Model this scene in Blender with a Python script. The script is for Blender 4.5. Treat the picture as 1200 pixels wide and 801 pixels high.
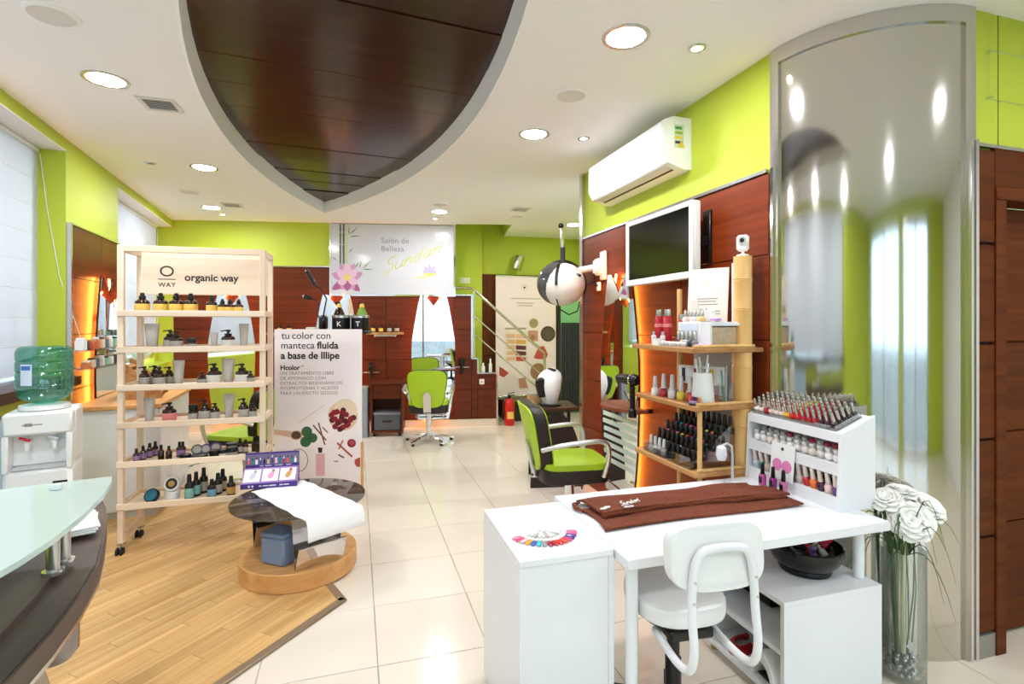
import bpy, bmesh, math, random
from mathutils import Vector, Matrix
for o in list(bpy.data.objects): bpy.data.objects.remove(o)
S = bpy.context.scene
COL = S.collection
PI = math.pi
random.seed(7)
R = math.radians

# ------------------------------------------------------------------ camera, world, exposure
cam = bpy.data.cameras.new('camera')
cam.sensor_width = 36.0; cam.sensor_fit = 'HORIZONTAL'
cam.lens = 36.0 * 610 / 1200
cam.shift_y = -22.5 / 1200
cam.clip_start = 0.02
camo = bpy.data.objects.new('camera', cam); COL.objects.link(camo)
camo.location = (0, 0, 1.46)
camo.rotation_euler = (PI / 2, 0, -math.atan(183 / 610))
S.camera = camo
W = bpy.data.worlds.new('sky'); S.world = W; W.use_nodes = True
bg = W.node_tree.nodes['Background']
bg.inputs[0].default_value = (0.80, 0.90, 1.0, 1); bg.inputs[1].default_value = 4.5
S.view_settings.view_transform = 'Standard'; S.view_settings.look = 'None'
S.view_settings.gamma = 1.0; S.view_settings.use_curve_mapping = False
S.view_settings.exposure = 0.1
LAMP = 290.0        # emission of the recessed downlights
SPOT = 90.0        # emission of the small spots

# ------------------------------------------------------------------ materials
def lin(c):
    return tuple(((x / 255) / 12.92 if x / 255 <= .04045 else ((x / 255 + .055) / 1.055) ** 2.4) for x in c)
MATS = {}
def mat(name, rgb, rough=.5, metal=0., noise=None, bump=None, trans=0., emit=0., coat=0., spec=.5, ior=1.45, sheen=0.):
    """principled material; noise=(scale, amount) varies the colour, bump=(scale, strength) the relief"""
    if name in MATS: return MATS[name]
    m = bpy.data.materials.new(name); m.use_nodes = True
    nt = m.node_tree; b = nt.nodes['Principled BSDF']
    c = lin(rgb) + (1,)
    b.inputs['Base Color'].default_value = c
    b.inputs['Roughness'].default_value = rough
    b.inputs['Metallic'].default_value = metal
    b.inputs['Specular IOR Level'].default_value = spec
    b.inputs['IOR'].default_value = ior
    b.inputs['Coat Weight'].default_value = coat
    b.inputs['Coat Roughness'].default_value = .05
    b.inputs['Transmission Weight'].default_value = trans
    if sheen: b.inputs['Sheen Weight'].default_value = sheen
    if emit:
        b.inputs['Emission Color'].default_value = c; b.inputs['Emission Strength'].default_value = emit
    tc = None
    if noise or bump:
        tc = nt.nodes.new('ShaderNodeTexCoord')
    if noise:
        n = nt.nodes.new('ShaderNodeTexNoise'); n.inputs['Scale'].default_value = noise[0]; n.inputs['Detail'].default_value = 4
        nt.links.new(tc.outputs['Object'], n.inputs['Vector'])
        mx = nt.nodes.new('ShaderNodeMix'); mx.data_type = 'RGBA'
        a = noise[1]
        mx.inputs[6].default_value = tuple(max(0, x * (1 - a)) for x in c[:3]) + (1,)
        mx.inputs[7].default_value = tuple(min(1, x * (1 + a)) for x in c[:3]) + (1,)
        nt.links.new(n.outputs['Fac'], mx.inputs[0]); nt.links.new(mx.outputs[2], b.inputs['Base Color'])
    if bump:
        n = nt.nodes.new('ShaderNodeTexNoise'); n.inputs['Scale'].default_value = bump[0]; n.inputs['Detail'].default_value = 3
        nt.links.new(tc.outputs['Object'], n.inputs['Vector'])
        bp = nt.nodes.new('ShaderNodeBump'); bp.inputs['Strength'].default_value = bump[1]; bp.inputs['Distance'].default_value = .004
        nt.links.new(n.outputs['Fac'], bp.inputs['Height']); nt.links.new(bp.outputs[0], b.inputs['Normal'])
    MATS[name] = m
    return m
def wood(name, dark, light, axis='X', scale=1., rough=.3, coat=.0, spec=.35):
    """streaky grain running along one axis of the object"""
    m = bpy.data.materials.new(name); m.use_nodes = True
    nt = m.node_tree; b = nt.nodes['Principled BSDF']
    tc = nt.nodes.new('ShaderNodeTexCoord'); mp = nt.nodes.new('ShaderNodeMapping')
    oi = nt.nodes.new('ShaderNodeObjectInfo')
    nt.links.new(tc.outputs['Object'], mp.inputs['Vector'])
    mp.inputs['Scale'].default_value = tuple((.9 if a == axis else 26.) * scale for a in 'XYZ')
    va = nt.nodes.new('ShaderNodeVectorMath'); va.operation = 'ADD'
    sc = nt.nodes.new('ShaderNodeVectorMath'); sc.operation = 'SCALE'; sc.inputs[0].default_value = (13, 17, 11)
    nt.links.new(oi.outputs['Random'], sc.inputs['Scale'])
    nt.links.new(mp.outputs[0], va.inputs[0]); nt.links.new(sc.outputs[0], va.inputs[1])
    n = nt.nodes.new('ShaderNodeTexNoise'); n.inputs['Scale'].default_value = 1.0; n.inputs['Detail'].default_value = 5; n.inputs['Distortion'].default_value = .6
    nt.links.new(va.outputs[0], n.inputs['Vector'])
    r = nt.nodes.new('ShaderNodeValToRGB')
    r.color_ramp.elements[0].position = .3; r.color_ramp.elements[0].color = lin(dark) + (1,)
    r.color_ramp.elements[1].position = .72; r.color_ramp.elements[1].color = lin(light) + (1,)
    nt.links.new(n.outputs['Fac'], r.inputs[0])
    hs = nt.nodes.new('ShaderNodeHueSaturation')
    mr = nt.nodes.new('ShaderNodeMapRange'); mr.inputs[3].default_value = .9; mr.inputs[4].default_value = 1.1
    nt.links.new(oi.outputs['Random'], mr.inputs[0]); nt.links.new(mr.outputs[0], hs.inputs['Value'])
    nt.links.new(r.outputs[0], hs.inputs['Color']); nt.links.new(hs.outputs[0], b.inputs['Base Color'])
    b.inputs['Specular IOR Level'].default_value = spec
    b.inputs['Roughness'].default_value = rough; b.inputs['Coat Weight'].default_value = coat; b.inputs['Coat Roughness'].default_value = .08
    MATS[name] = m
    return m
def pane(name, tint, gloss=.12, rough=.0, frost=0., frost_col=(235, 245, 240)):
    """thin sheet of glass or acrylic: tinted see-through with a mirror-like sheen, partly frosted"""
    m = bpy.data.materials.new(name); m.use_nodes = True
    nt = m.node_tree; nt.nodes.remove(nt.nodes['Principled BSDF']); out = nt.nodes['Material Output']
    t = nt.nodes.new('ShaderNodeBsdfTransparent'); t.inputs[0].default_value = lin(tint) + (1,)
    g = nt.nodes.new('ShaderNodeBsdfGlossy'); g.inputs['Roughness'].default_value = rough
    lw = nt.nodes.new('ShaderNodeLayerWeight'); lw.inputs[0].default_value = .35
    ad = nt.nodes.new('ShaderNodeMath'); ad.operation = 'MULTIPLY_ADD'; ad.inputs[1].default_value = .5; ad.inputs[2].default_value = gloss; ad.use_clamp = True
    nt.links.new(lw.outputs['Fresnel'], ad.inputs[0])
    mx = nt.nodes.new('ShaderNodeMixShader'); nt.links.new(ad.outputs[0], mx.inputs[0])
    src = t
    if frost:
        d = nt.nodes.new('ShaderNodeBsdfTranslucent'); d.inputs[0].default_value = lin(frost_col) + (1,)
        d2 = nt.nodes.new('ShaderNodeBsdfDiffuse'); d2.inputs[0].default_value = lin(frost_col) + (1,)
        m2 = nt.nodes.new('ShaderNodeMixShader'); m2.inputs[0].default_value = .6
        nt.links.new(d.outputs[0], m2.inputs[1]); nt.links.new(d2.outputs[0], m2.inputs[2])
        m3 = nt.nodes.new('ShaderNodeMixShader'); m3.inputs[0].default_value = frost
        nt.links.new(t.outputs[0], m3.inputs[1]); nt.links.new(m2.outputs[0], m3.inputs[2]); src = m3
    nt.links.new(src.outputs[0], mx.inputs[1]); nt.links.new(g.outputs[0], mx.inputs[2])
    nt.links.new(mx.outputs[0], out.inputs[0])
    MATS[name] = m
    return m
def fabric_blind():
    m = bpy.data.materials.new('blind_cloth'); m.use_nodes = True
    nt = m.node_tree; nt.nodes.remove(nt.nodes['Principled BSDF']); out = nt.nodes['Material Output']
    d = nt.nodes.new('ShaderNodeBsdfDiffuse'); d.inputs[0].default_value = (.82, .83, .85, 1)
    t = nt.nodes.new('ShaderNodeBsdfTranslucent'); t.inputs[0].default_value = (.75, .78, .83, 1)
    x = nt.nodes.new('ShaderNodeMixShader'); x.inputs[0].default_value = .4
    nt.links.new(d.outputs[0], x.inputs[1]); nt.links.new(t.outputs[0], x.inputs[2]); nt.links.new(x.outputs[0], out.inputs[0])
    MATS['blind'] = m
    return m

LIME = mat('lime_paint', (184, 199, 58), .55, noise=(1.2, .03), bump=(160, .12))
CEIL = mat('ceiling_paint', (246, 244, 242), .7, bump=(140, .08))
WHITEW = mat('white_paint', (238, 236, 232), .6)
STEEL = mat('brushed_steel', (205, 203, 200), .22, 1.)
CHROME = mat('chrome', (225, 225, 228), .08, 1.)
MIRROR = mat('mirror_glass', (235, 240, 240), .01, 1.)
COLSTEEL = mat('polished_sheet_steel', (208, 206, 200), .09, 1., bump=(1.6, .25))
WHITE = mat('white_lacquer', (232, 233, 236), .28)
WHITEP = mat('white_plastic', (238, 238, 236), .3)
BLACK = mat('black_plastic', (16, 15, 16), .35)
DARKG = mat('dark_grey', (48, 48, 50), .5)
RUBBER = mat('black_rubber', (20, 20, 20), .6)
LIMELEA = mat('lime_leatherette', (168, 200, 30), .38, bump=(220, .25))
BLACKLEA = mat('dark_leatherette', (38, 27, 24), .42, bump=(220, .2))
MAHO = wood('mahogany_board', (80, 32, 12), (106, 46, 19), 'X', 1., .34, .03, .2)
MAHOY = wood('mahogany_board_along_y', (100, 38, 13), (132, 54, 20), 'Y', 1., .32, .03, .2)
MAHOZ = wood('mahogany_upright', (80, 33, 12), (106, 46, 19), 'Z', 1., .34, .03, .2)
DOORW = wood('walnut_door', (76, 32, 6), (104, 50, 13), 'X', 1., .55, spec=.15)
DARKW = wood('dark_ceiling_board', (36, 16, 8), (66, 33, 17), 'X', .8, .22, .03, .3)
OAK = wood('oak_laminate', (198, 150, 88), (232, 192, 132), 'X', .9, .3)
OAKP = wood('oak_plinth', (200, 142, 82), (226, 172, 110), 'X', .5, .4)
PINE = wood('pale_beech', (232, 205, 174), (246, 226, 202), 'Z', .6, .45)
PINEX = wood('pale_beech_along', (232, 205, 174), (246, 226, 202), 'X', .6, .45)
SHELFW = wood('light_brown_shelf', (160, 110, 62), (196, 146, 92), 'Y', .7, .4)
BAMBOO = wood('bamboo_cane', (206, 158, 92), (232, 192, 128), 'Z', .6, .35)
WENGE = wood('wenge_desk', (66, 53, 46), (92, 76, 66), 'Y', .9, .45, .0)
BROWNW = wood('dark_step_wood', (52, 27, 16), (80, 44, 27), 'X', 1., .4)
TILE = mat('polished_cream_tile', (233, 221, 204), .13, noise=(2.2, .06), spec=.6)
GROUT = mat('grout', (178, 162, 140), .8)
BLIND = fabric_blind()
GLASS = pane('clear_glass', (249, 252, 250), .04)
WINGLASS = pane('window_glass', (225, 235, 240), .08)
SMOKE = pane('smoked_glass', (188, 186, 182), .09)
ACRYL = pane('clear_acrylic', (250, 252, 252), .05)
FROST = pane('frosted_green_glass', (225, 242, 234), .06, .05, .72, (232, 246, 240))
BOTTLEG = pane('cooler_bottle', (150, 214, 196), .1, .0, .16, (110, 200, 180))
TERRY = mat('brown_terry', (112, 55, 32), .95, noise=(130, .95), bump=(140, 1.))
AMBER = mat('amber_bottle_glass', (48, 24, 12), .1, coat=.3)
# ------------------------------------------------------------------ geometry helpers
class MB:
    """collects shapes, then builds ONE mesh object"""
    def __init__(s): s.v = []; s.f = []; s.T = Matrix.Identity(4)
    def add(s, vs, fs):
        o = len(s.v); s.v += [s.T @ Vector(p) for p in vs]; s.f += [tuple(i + o for i in f) for f in fs]
        return s
    def box(s, c, d, b=0., rz=0., rx=0., ry=0.):
        hx, hy, hz = d[0] / 2, d[1] / 2, d[2] / 2
        M = Matrix.Translation(c) @ Matrix.Rotation(rz, 4, 'Z') @ Matrix.Rotation(ry, 4, 'Y') @ Matrix.Rotation(rx, 4, 'X')
        if b <= 0:
            vs = [M @ Vector((x * hx, y * hy, z * hz)) for x in (-1, 1) for y in (-1, 1) for z in (-1, 1)]
            return s.add(vs, [(0, 1, 3, 2), (4, 6, 7, 5), (0, 4, 5, 1), (2, 3, 7, 6), (0, 2, 6, 4), (1, 5, 7, 3)])
        b = min(b, hx * .95, hy * .95, hz * .95)
        vs = []; ix = {}
        for x in (-1, 1):
            for y in (-1, 1):
                for z in (-1, 1):
                    for k in range(3):
                        p = [x * hx, y * hy, z * hz]
                        for j in range(3):
                            if j != k: p[j] -= (x, y, z)[j] * b
                        ix[(x, y, z, k)] = len(vs); vs.append(M @ Vector(p))
        fs = []
        for x in (-1, 1):
            fs.append([ix[(x, y, z, 0)] for y, z in ((-1, -1), (1, -1), (1, 1), (-1, 1))])
            fs.append([ix[(y, x, z, 1)] for y, z in ((-1, -1), (1, -1), (1, 1), (-1, 1))])
            fs.append([ix[(y, z, x, 2)] for y, z in ((-1, -1), (1, -1), (1, 1), (-1, 1))])
        for a in (-1, 1):
            for c2 in (-1, 1):
                fs.append([ix[(a, c2, -1, 0)], ix[(a, c2, 1, 0)], ix[(a, c2, 1, 1)], ix[(a, c2, -1, 1)]])
                fs.append([ix[(a, -1, c2, 0)], ix[(a, 1, c2, 0)], ix[(a, 1, c2, 2)], ix[(a, -1, c2, 2)]])
                fs.append([ix[(-1, a, c2, 1)], ix[(1, a, c2, 1)], ix[(1, a, c2, 2)], ix[(-1, a, c2, 2)]])
                for e in (-1, 1): fs.append([ix[(a, c2, e, k)] for k in range(3)])
        return s.add(vs, fs)
    def bb(s, x0, x1, y0, y1, z0, z1, b=0.):
        return s.box(((x0 + x1) / 2, (y0 + y1) / 2, (z0 + z1) / 2), (abs(x1 - x0), abs(y1 - y0), abs(z1 - z0)), b)
    def loft(s, rings, cap=True, closed=False):
        n = len(rings[0]); vs = [p for r in rings for p in r]; fs = []
        m = len(rings)
        for i in range(m if closed else m - 1):
            a = i * n; b = ((i + 1) % m) * n
            for j in range(n):
                k = (j + 1) % n
                fs.append((a + j, a + k, b + k, b + j))
        if cap and not closed:
            fs.append(tuple(range(n))); fs.append(tuple((m - 1) * n + j for j in range(n)))
        return s.add(vs, fs)
    def lathe(s, prof, c=(0, 0, 0), n=20, sy=1., cap=True):
        rings = [[(c[0] + r * math.cos(2 * PI * j / n), c[1] + sy * r * math.sin(2 * PI * j / n), c[2] + z) for j in range(n)] for r, z in prof]
        return s.loft(rings, cap)
    def cyl(s, p0, p1, r0, r1=None, n=14):
        return s.tube([p0, p1], [r0, r0 if r1 is None else r1], n)
    def tube(s, pts, r, n=8, closed=False):
        P = [Vector(p) for p in pts]; m = len(P)
        if not isinstance(r, (list, tuple)): r = [r] * m
        rings = []; up = None
        for i in range(m):
            a = P[(i - 1) % m] if (closed or i > 0) else P[i]; b = P[(i + 1) % m] if (closed or i < m - 1) else P[i]
            t = (b - a).normalized()
            if up is None:
                up = Vector((0, 0, 1)) if abs(t.z) < .9 else Vector((1, 0, 0))
            sx = t.cross(up).normalized(); up = sx.cross(t).normalized()
            rings.append([P[i] + sx * (r[i] * math.cos(2 * PI * j / n)) + up * (r[i] * math.sin(2 * PI * j / n)) for j in range(n)])
        return s.loft(rings, True, closed)
    def prism(s, poly, z0, z1):
        return s.loft([[(x, y, z0) for x, y in poly], [(x, y, z1) for x, y in poly]])
    def slab(s, poly, d0, d1):
        """outline in X,Z extruded along Y"""
        return s.loft([[(x, d0, z) for x, z in poly], [(x, d1, z) for x, z in poly]])
    def pillow(s, c, sx, sy, sz, p=4., n=28, k=6, e=.35, fn=None):
        """soft slab: superellipse outline in X,Y, rounded in Z"""
        rings = []
        for i in range(k + 1):
            a = -PI / 2 + PI * i / k
            z = math.copysign(abs(math.sin(a)) ** .8, math.sin(a)) * sz / 2
            q = 1 - e * sz / min(sx, sy) * (1 - max(0., math.cos(a)) ** .5)
            if i in (0, k): q = 1 - e * sz / min(sx, sy) * 1.25
            rg = []
            for j in range(n):
                t = 2 * PI * j / n
                x = math.copysign(abs(math.cos(t)) ** (2 / p), math.cos(t)) * sx / 2 * q
                y = math.copysign(abs(math.sin(t)) ** (2 / p), math.sin(t)) * sy / 2 * q
                v = (x, y, z)
                if fn: v = fn(*v)
                rg.append((c[0] + v[0], c[1] + v[1], c[2] + v[2]))
            rings.append(rg)
        return s.loft(rings)
    def sphere(s, c, r, n=16, k=10, sc=(1, 1, 1)):
        rings = []
        for i in range(1, k):
            a = PI * i / k
            rings.append([(c[0] + sc[0] * r * math.sin(a) * math.cos(2 * PI * j / n), c[1] + sc[1] * r * math.sin(a) * math.sin(2 * PI * j / n), c[2] - sc[2] * r * math.cos(a)) for j in range(n)])
        return s.loft(rings)
    def mesh(s, name, m, ang=38):
        me = bpy.data.meshes.new(name); me.from_pydata([tuple(v) for v in s.v], [], s.f)
        bm = bmesh.new(); bm.from_mesh(me)
        bmesh.ops.recalc_face_normals(bm, faces=bm.faces)
        for f in bm.faces: f.smooth = True
        lim = R(ang)
        for e in bm.edges:
            if len(e.link_faces) != 2 or e.calc_face_angle(0) > lim: e.smooth = False
        bm.to_mesh(me); bm.free()
        if m: me.materials.append(m)
        return me
    def build(s, name, m, parent=None, label=None, ang=38, loc=None):
        o = bpy.data.objects.new(name, s.mesh(name, m, ang)); COL.objects.link(o)
        if parent: o.parent = parent
        if loc: o.location = loc
        if label: o['label'] = label
        return o
def tag(o, label, cat, group=None):
    o['label'] = label; o['category'] = cat
    if group: o['group'] = group
    return o
def thing(name, label, cat, loc=(0, 0, 0), rz=0., group=None):
    o = bpy.data.objects.new(name, None); COL.objects.link(o)
    o.empty_display_size = .05; o.location = loc; o.rotation_euler = (0, 0, rz)
    return tag(o, label, cat, group)
def struct(o): o['kind'] = 'structure'; return o
def copy_tree(o, parent=None):
    c = o.copy(); COL.objects.link(c); c.parent = parent
    for ch in list(o.children): copy_tree(ch, c)
    return c
def share(name, me, parent=None, loc=(0, 0, 0), rz=0., m=None, sc=None):
    """object that shares a mesh; m overrides the material on this object only"""
    o = bpy.data.objects.new(name, me); COL.objects.link(o); o.parent = parent; o.location = loc
    if rz: o.rotation_euler = (0, 0, rz)
    if sc: o.scale = sc
    if m:
        o.material_slots[0].link = 'OBJECT'; o.material_slots[0].material = m
    return o
def text(name, s, size, m, parent, M, bold=0., shear=0., align='LEFT', space=1., ext=.0006):
    cu = bpy.data.curves.new('t', 'FONT'); cu.body = s; cu.size = size; cu.offset = bold; cu.shear = shear
    cu.align_x = align; cu.extrude = ext; cu.space_character = space; cu.resolution_u = 3
    ob = bpy.data.objects.new('t', cu); COL.objects.link(ob)
    dg = bpy.context.evaluated_depsgraph_get(); me = bpy.data.meshes.new_from_object(ob.evaluated_get(dg))
    bpy.data.objects.remove(ob); bpy.data.curves.remove(cu)
    me.materials.clear(); me.materials.append(m); me.name = name
    o = bpy.data.objects.new(name, me); COL.objects.link(o); o.parent = parent; o.matrix_local = M
    return o
def face(x, y, z, tilt=0., roll=0.):
    """text matrix: lies in the local X,Z plane and faces local -Y"""
    return Matrix.Translation((x, y, z)) @ Matrix.Rotation(roll, 4, 'Y') @ Matrix.Rotation(PI / 2 + tilt, 4, 'X')
def clip(poly, conv):
    """clip a polygon against a convex counter-clockwise polygon"""
    out = list(poly)
    for i in range(len(conv)):
        ax, ay = conv[i]; bx, by = conv[(i + 1) % len(conv)]
        def side(p): return (bx - ax) * (p[1] - ay) - (by - ay) * (p[0] - ax)
        res = []
        for j in range(len(out)):
            p = out[j]; q = out[(j + 1) % len(out)]; sp, sq = side(p), side(q)
            if sp >= 0: res.append(p)
            if sp * sq < 0:
                t = sp / (sp - sq); res.append((p[0] + (q[0] - p[0]) * t, p[1] + (q[1] - p[1]) * t))
        out = res
        if len(out) < 3: return []
    return out
ORD = ['first', 'second', 'third', 'fourth', 'fifth', 'sixth', 'seventh', 'eighth', 'ninth', 'tenth', 'eleventh', 'twelfth', 'thirteenth', 'fourteenth', 'fifteenth', 'sixteenth', 'seventeenth', 'eighteenth']
def arc(c, r, a0, a1, n):
    return [(c[0] + r * math.cos(a0 + (a1 - a0) * i / n), c[1] + r * math.sin(a0 + (a1 - a0) * i / n)) for i in range(n + 1)]
# ------------------------------------------------------------------ the setting
CH = 2.83                                   # ceiling height
SEAM = [.106, .525, .95, 1.37, 1.806, 2.22] # seams of the wood cladding
# frames of the two skewed walls
BP0, BP1 = Vector((-2.34, 7.94)), Vector((1.34, 7.26))
BANG = math.atan2(BP1.y - BP0.y, BP1.x - BP0.x)
LP0 = Vector((-1.99, 3.77)); LANG = math.atan2(7.976 - 3.77, -2.351 + 1.99)   # along the left wall, far end is +x
def frame(p, a): return Matrix.Translation((p.x, p.y, 0)) @ Matrix.Rotation(a, 4, 'Z')
BF = frame(BP0, BANG)                       # local x along the wall, local -y into the room
LF = frame(LP0, LANG)                       # local x along the wall (away), local -y into the room, +y outside
def at(F, x, y, z): return F @ Vector((x, y, z))

# floor: base slab, single tiles, laminate patch
fb = MB(); fb.bb(-3.2, 4.6, -2.9, 9.2, -.12, -.004); floor = struct(fb.build('floor', GROUT))
PX, PY = .4805, .485
tm = MB(); tm.box((0, 0, -.004), (PX - .004, PY - .004, .008), .0012); tile_me = tm.mesh('tile', TILE)
PATCH = [(-.07, 2.87), (-.78, 4.72), (-2.1, 5.0), (-1.985, 3.80), (-.85, 1.97)]     # laminate patch, counter-clockwise
far = MB()
for i in range(-6, 10):
    for j in range(-11, 15):
        x = .09 + PX * (i + .5); y = 2.285 + PY * (j + .5)
        if y > 8.1 or x < -2.9 or x > 4.4: continue
        if x < -1.5 - .085 * (y - 0) - .55 * 0 and x < -2.45: continue
        xc = x * .9578 - y * .2873; zc = x * .2873 + y * .9578
        vis = zc > 1.4 and abs(xc / zc) < 1.15 and not (x > 2.7 and 2.2 < y < 4.3) and y < 8
        if vis: share('tile', tile_me, floor, (x, y, 0))
        else: far.box((x, y, -.004), (PX - .004, PY - .004, .008), .0012)
o = far.build('tile_field', TILE, floor); o['kind'] = 'stuff'
# laminate planks, 45 degrees
pa = math.atan2(.527, .455); ca, sa = math.cos(pa), math.sin(pa)
lam = struct(MB().prism(PATCH, .0005, .004).build('floor_laminate', OAK)); 
def rot(p): return (p[0] * ca + p[1] * sa, -p[0] * sa + p[1] * ca)
PR = [rot(p) for p in PATCH]
x0, x1 = min(p[0] for p in PR), max(p[0] for p in PR); y0, y1 = min(p[1] for p in PR), max(p[1] for p in PR)
row = 0; y = y0
while y < y1:
    x = x0 - (row * .43) % .62
    while x < x1:
        q = clip([(x + .0008, y + .0008), (x + .62 - .0008, y + .0008), (x + .62 - .0008, y + .07 - .0008), (x + .0008, y + .07 - .0008)], PR)
        if len(q) > 2:
            o = MB().prism(q, .004, .0105).build('plank', OAK, lam); o.rotation_euler = (0, 0, pa)
        x += .62
    y += .07; row += 1
PROF = mat('floor_profile', (150, 128, 104), .4, .3)
def strip(p, q, w=.045, name='trim_1'):
    a = math.atan2(q[1] - p[1], q[0] - p[0]); L = math.hypot(q[0] - p[0], q[1] - p[1])
    m = MB(); m.box(((p[0] + q[0]) / 2, (p[1] + q[1]) / 2, .007), (L + .03, w, .014), .005, a)
    return struct(m.build(name, PROF))
strip(PATCH[4], PATCH[0], name='trim_1'); strip(PATCH[0], PATCH[1], name='trim_2'); strip(PATCH[3], PATCH[4], name='trim_3')

# leaf-shaped ceiling recess
LC = Vector((-.075, 3.6)); LA = Vector((-.301, 3.28)).normalized(); LN = Vector((LA.y, -LA.x)); LH = 3.29
def leaf(w, n=28, k=1.):
    pts = []
    for i in range(n + 1):
        t = 1 - 2 * i / n; p = LC + LA * (LH * k * t) + LN * (w * (1 - t * t)); pts.append((p.x, p.y))
    for i in range(1, n):
        t = -1 + 2 * i / n; p = LC + LA * (LH * k * t) - LN * (w * (1 - t * t)); pts.append((p.x, p.y))
    return pts
LEAF = leaf(.82)
VOID = [(1.34, 7.16), (2.09, 6.965), (2.25, 7.97), (1.34, 7.97)]
def ring_plate(outer, holes, z):
    bm = bmesh.new(); es = []
    for lp in [outer] + holes:
        vs = [bm.verts.new((p[0], p[1], z)) for p in lp]
        for i in range(len(vs)): es.append(bm.edges.new((vs[i], vs[(i + 1) % len(vs)])))
    bmesh.ops.triangle_fill(bm, use_beauty=True, edges=es)
    r = bmesh.ops.extrude_face_region(bm, geom=bm.faces[:])
    bmesh.ops.translate(bm, vec=(0, 0, .12), verts=[v for v in r['geom'] if isinstance(v, bmesh.types.BMVert)])
    bmesh.ops.recalc_face_normals(bm, faces=bm.faces)
    me = bpy.data.meshes.new('ceiling'); bm.to_mesh(me); bm.free(); me.materials.append(CEIL)
    return me
ceiling = struct(bpy.data.objects.new('ceiling', ring_plate([(-3.2, -2.9), (4.6, -2.9), (4.6, 9.2), (-3.2, 9.2)], [LEAF, VOID], CH))); COL.objects.link(ceiling)
GREYP = mat('fascia_paint', (248, 247, 247), .5)
m = MB(); n = len(LEAF); big = leaf(.84)
m.loft([[(x, y, CH - .004) for x, y in LEAF], [(x, y, 2.985) for x, y in leaf(.798, 28, .988)], [(x, y, 2.985) for x, y in big], [(x, y, CH + .001) for x, y in big]], cap=False, closed=True)
m.build('recess_fascia', GREYP, ceiling)
# boards of the recess, each clipped to the leaf (triangulated leaf halves are convex)
LR = []
ang = math.atan2(LN.y, LN.x)
def toleaf(p): q = Vector(p) - LC; return (q.dot(LN), q.dot(LA))
LFp = [toleaf(p) for p in leaf(.802, 28, .99)]
if sum(LFp[i][0] * LFp[(i + 1) % len(LFp)][1] - LFp[(i + 1) % len(LFp)][0] * LFp[i][1] for i in range(len(LFp))) < 0: LFp.reverse()
b0 = -LH
while b0 < LH:
    q = clip([(-.9, b0 + .0025), (.9, b0 + .0025), (.9, b0 + .3725), (-.9, b0 + .3725)], LFp)
    if len(q) > 2:
        mb = MB(); mb.prism(q, 0, .02); o = mb.build('ceiling_board', DARKW, ceiling)
        o.matrix_local = Matrix.Translation((LC.x, LC.y, 2.962 + random.uniform(0, .002))) @ Matrix.Rotation(ang, 4, 'Z') @ Matrix.Rotation(R(random.uniform(-.25, .25)), 4, 'X')
    b0 += .375
m = MB(); m.prism(leaf(.84), 2.985, 3.02); m.build('recess_lid', mat('black_void', (8, 6, 5), .8), ceiling)
# stairwell shaft above the opening
m = MB(); m.bb(1.24, 1.34, 7.0, 8.0, CH, 4.2); m.prism([(2.078, 6.965), (2.09, 6.965), (2.25, 7.97), (2.235, 7.97)], CH - .001, 4.2); m.bb(1.24, 2.35, 6.86, 6.96, CH + .12, 4.2); m.bb(1.24, 2.35, 6.86, 8.0, 4.2, 4.3)
struct(m.build('wall_stairwell', LIME))

# left wall with two blinded windows (local frame LF)
def inframe(name, F, m, boxes, parent=None, kind=True):
    mb = MB()
    for b in boxes: mb.bb(*b)
    o = mb.build(name, m, parent)
    if not parent: o.matrix_world = F
    if kind and not parent: struct(o)
    return o
W1A, W1B, W2A, W2B = -4.1, .894, 2.05, 4.15
wl = inframe('wall_left', LF, LIME, [(-6.6, W1A, 0, .26, 0, CH), (W1A, W1B, 0, .26, 2.742, CH), (W1A, W1B, 0, .26, 0, 1.0), (W1B, W2A, 0, .26, 0, CH), (W2A, 4.6, 0, .26, 2.742, CH), (W2A, 4.6, 0, .26, 0, .95), (W2B, 4.6, 0.19, .26, 0, CH)])
inframe('window_soffit', LF, WHITEW, [(W1A, W1B, -.001, .2, 2.735, 2.743), (W2A, 4.3, -.001, .2, 2.735, 2.743)], wl)
sill = inframe('window_sill', LF, BROWNW, [(W1A, W1B - .01, -.10, .2, 1.0, 1.065)], wl)
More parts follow.
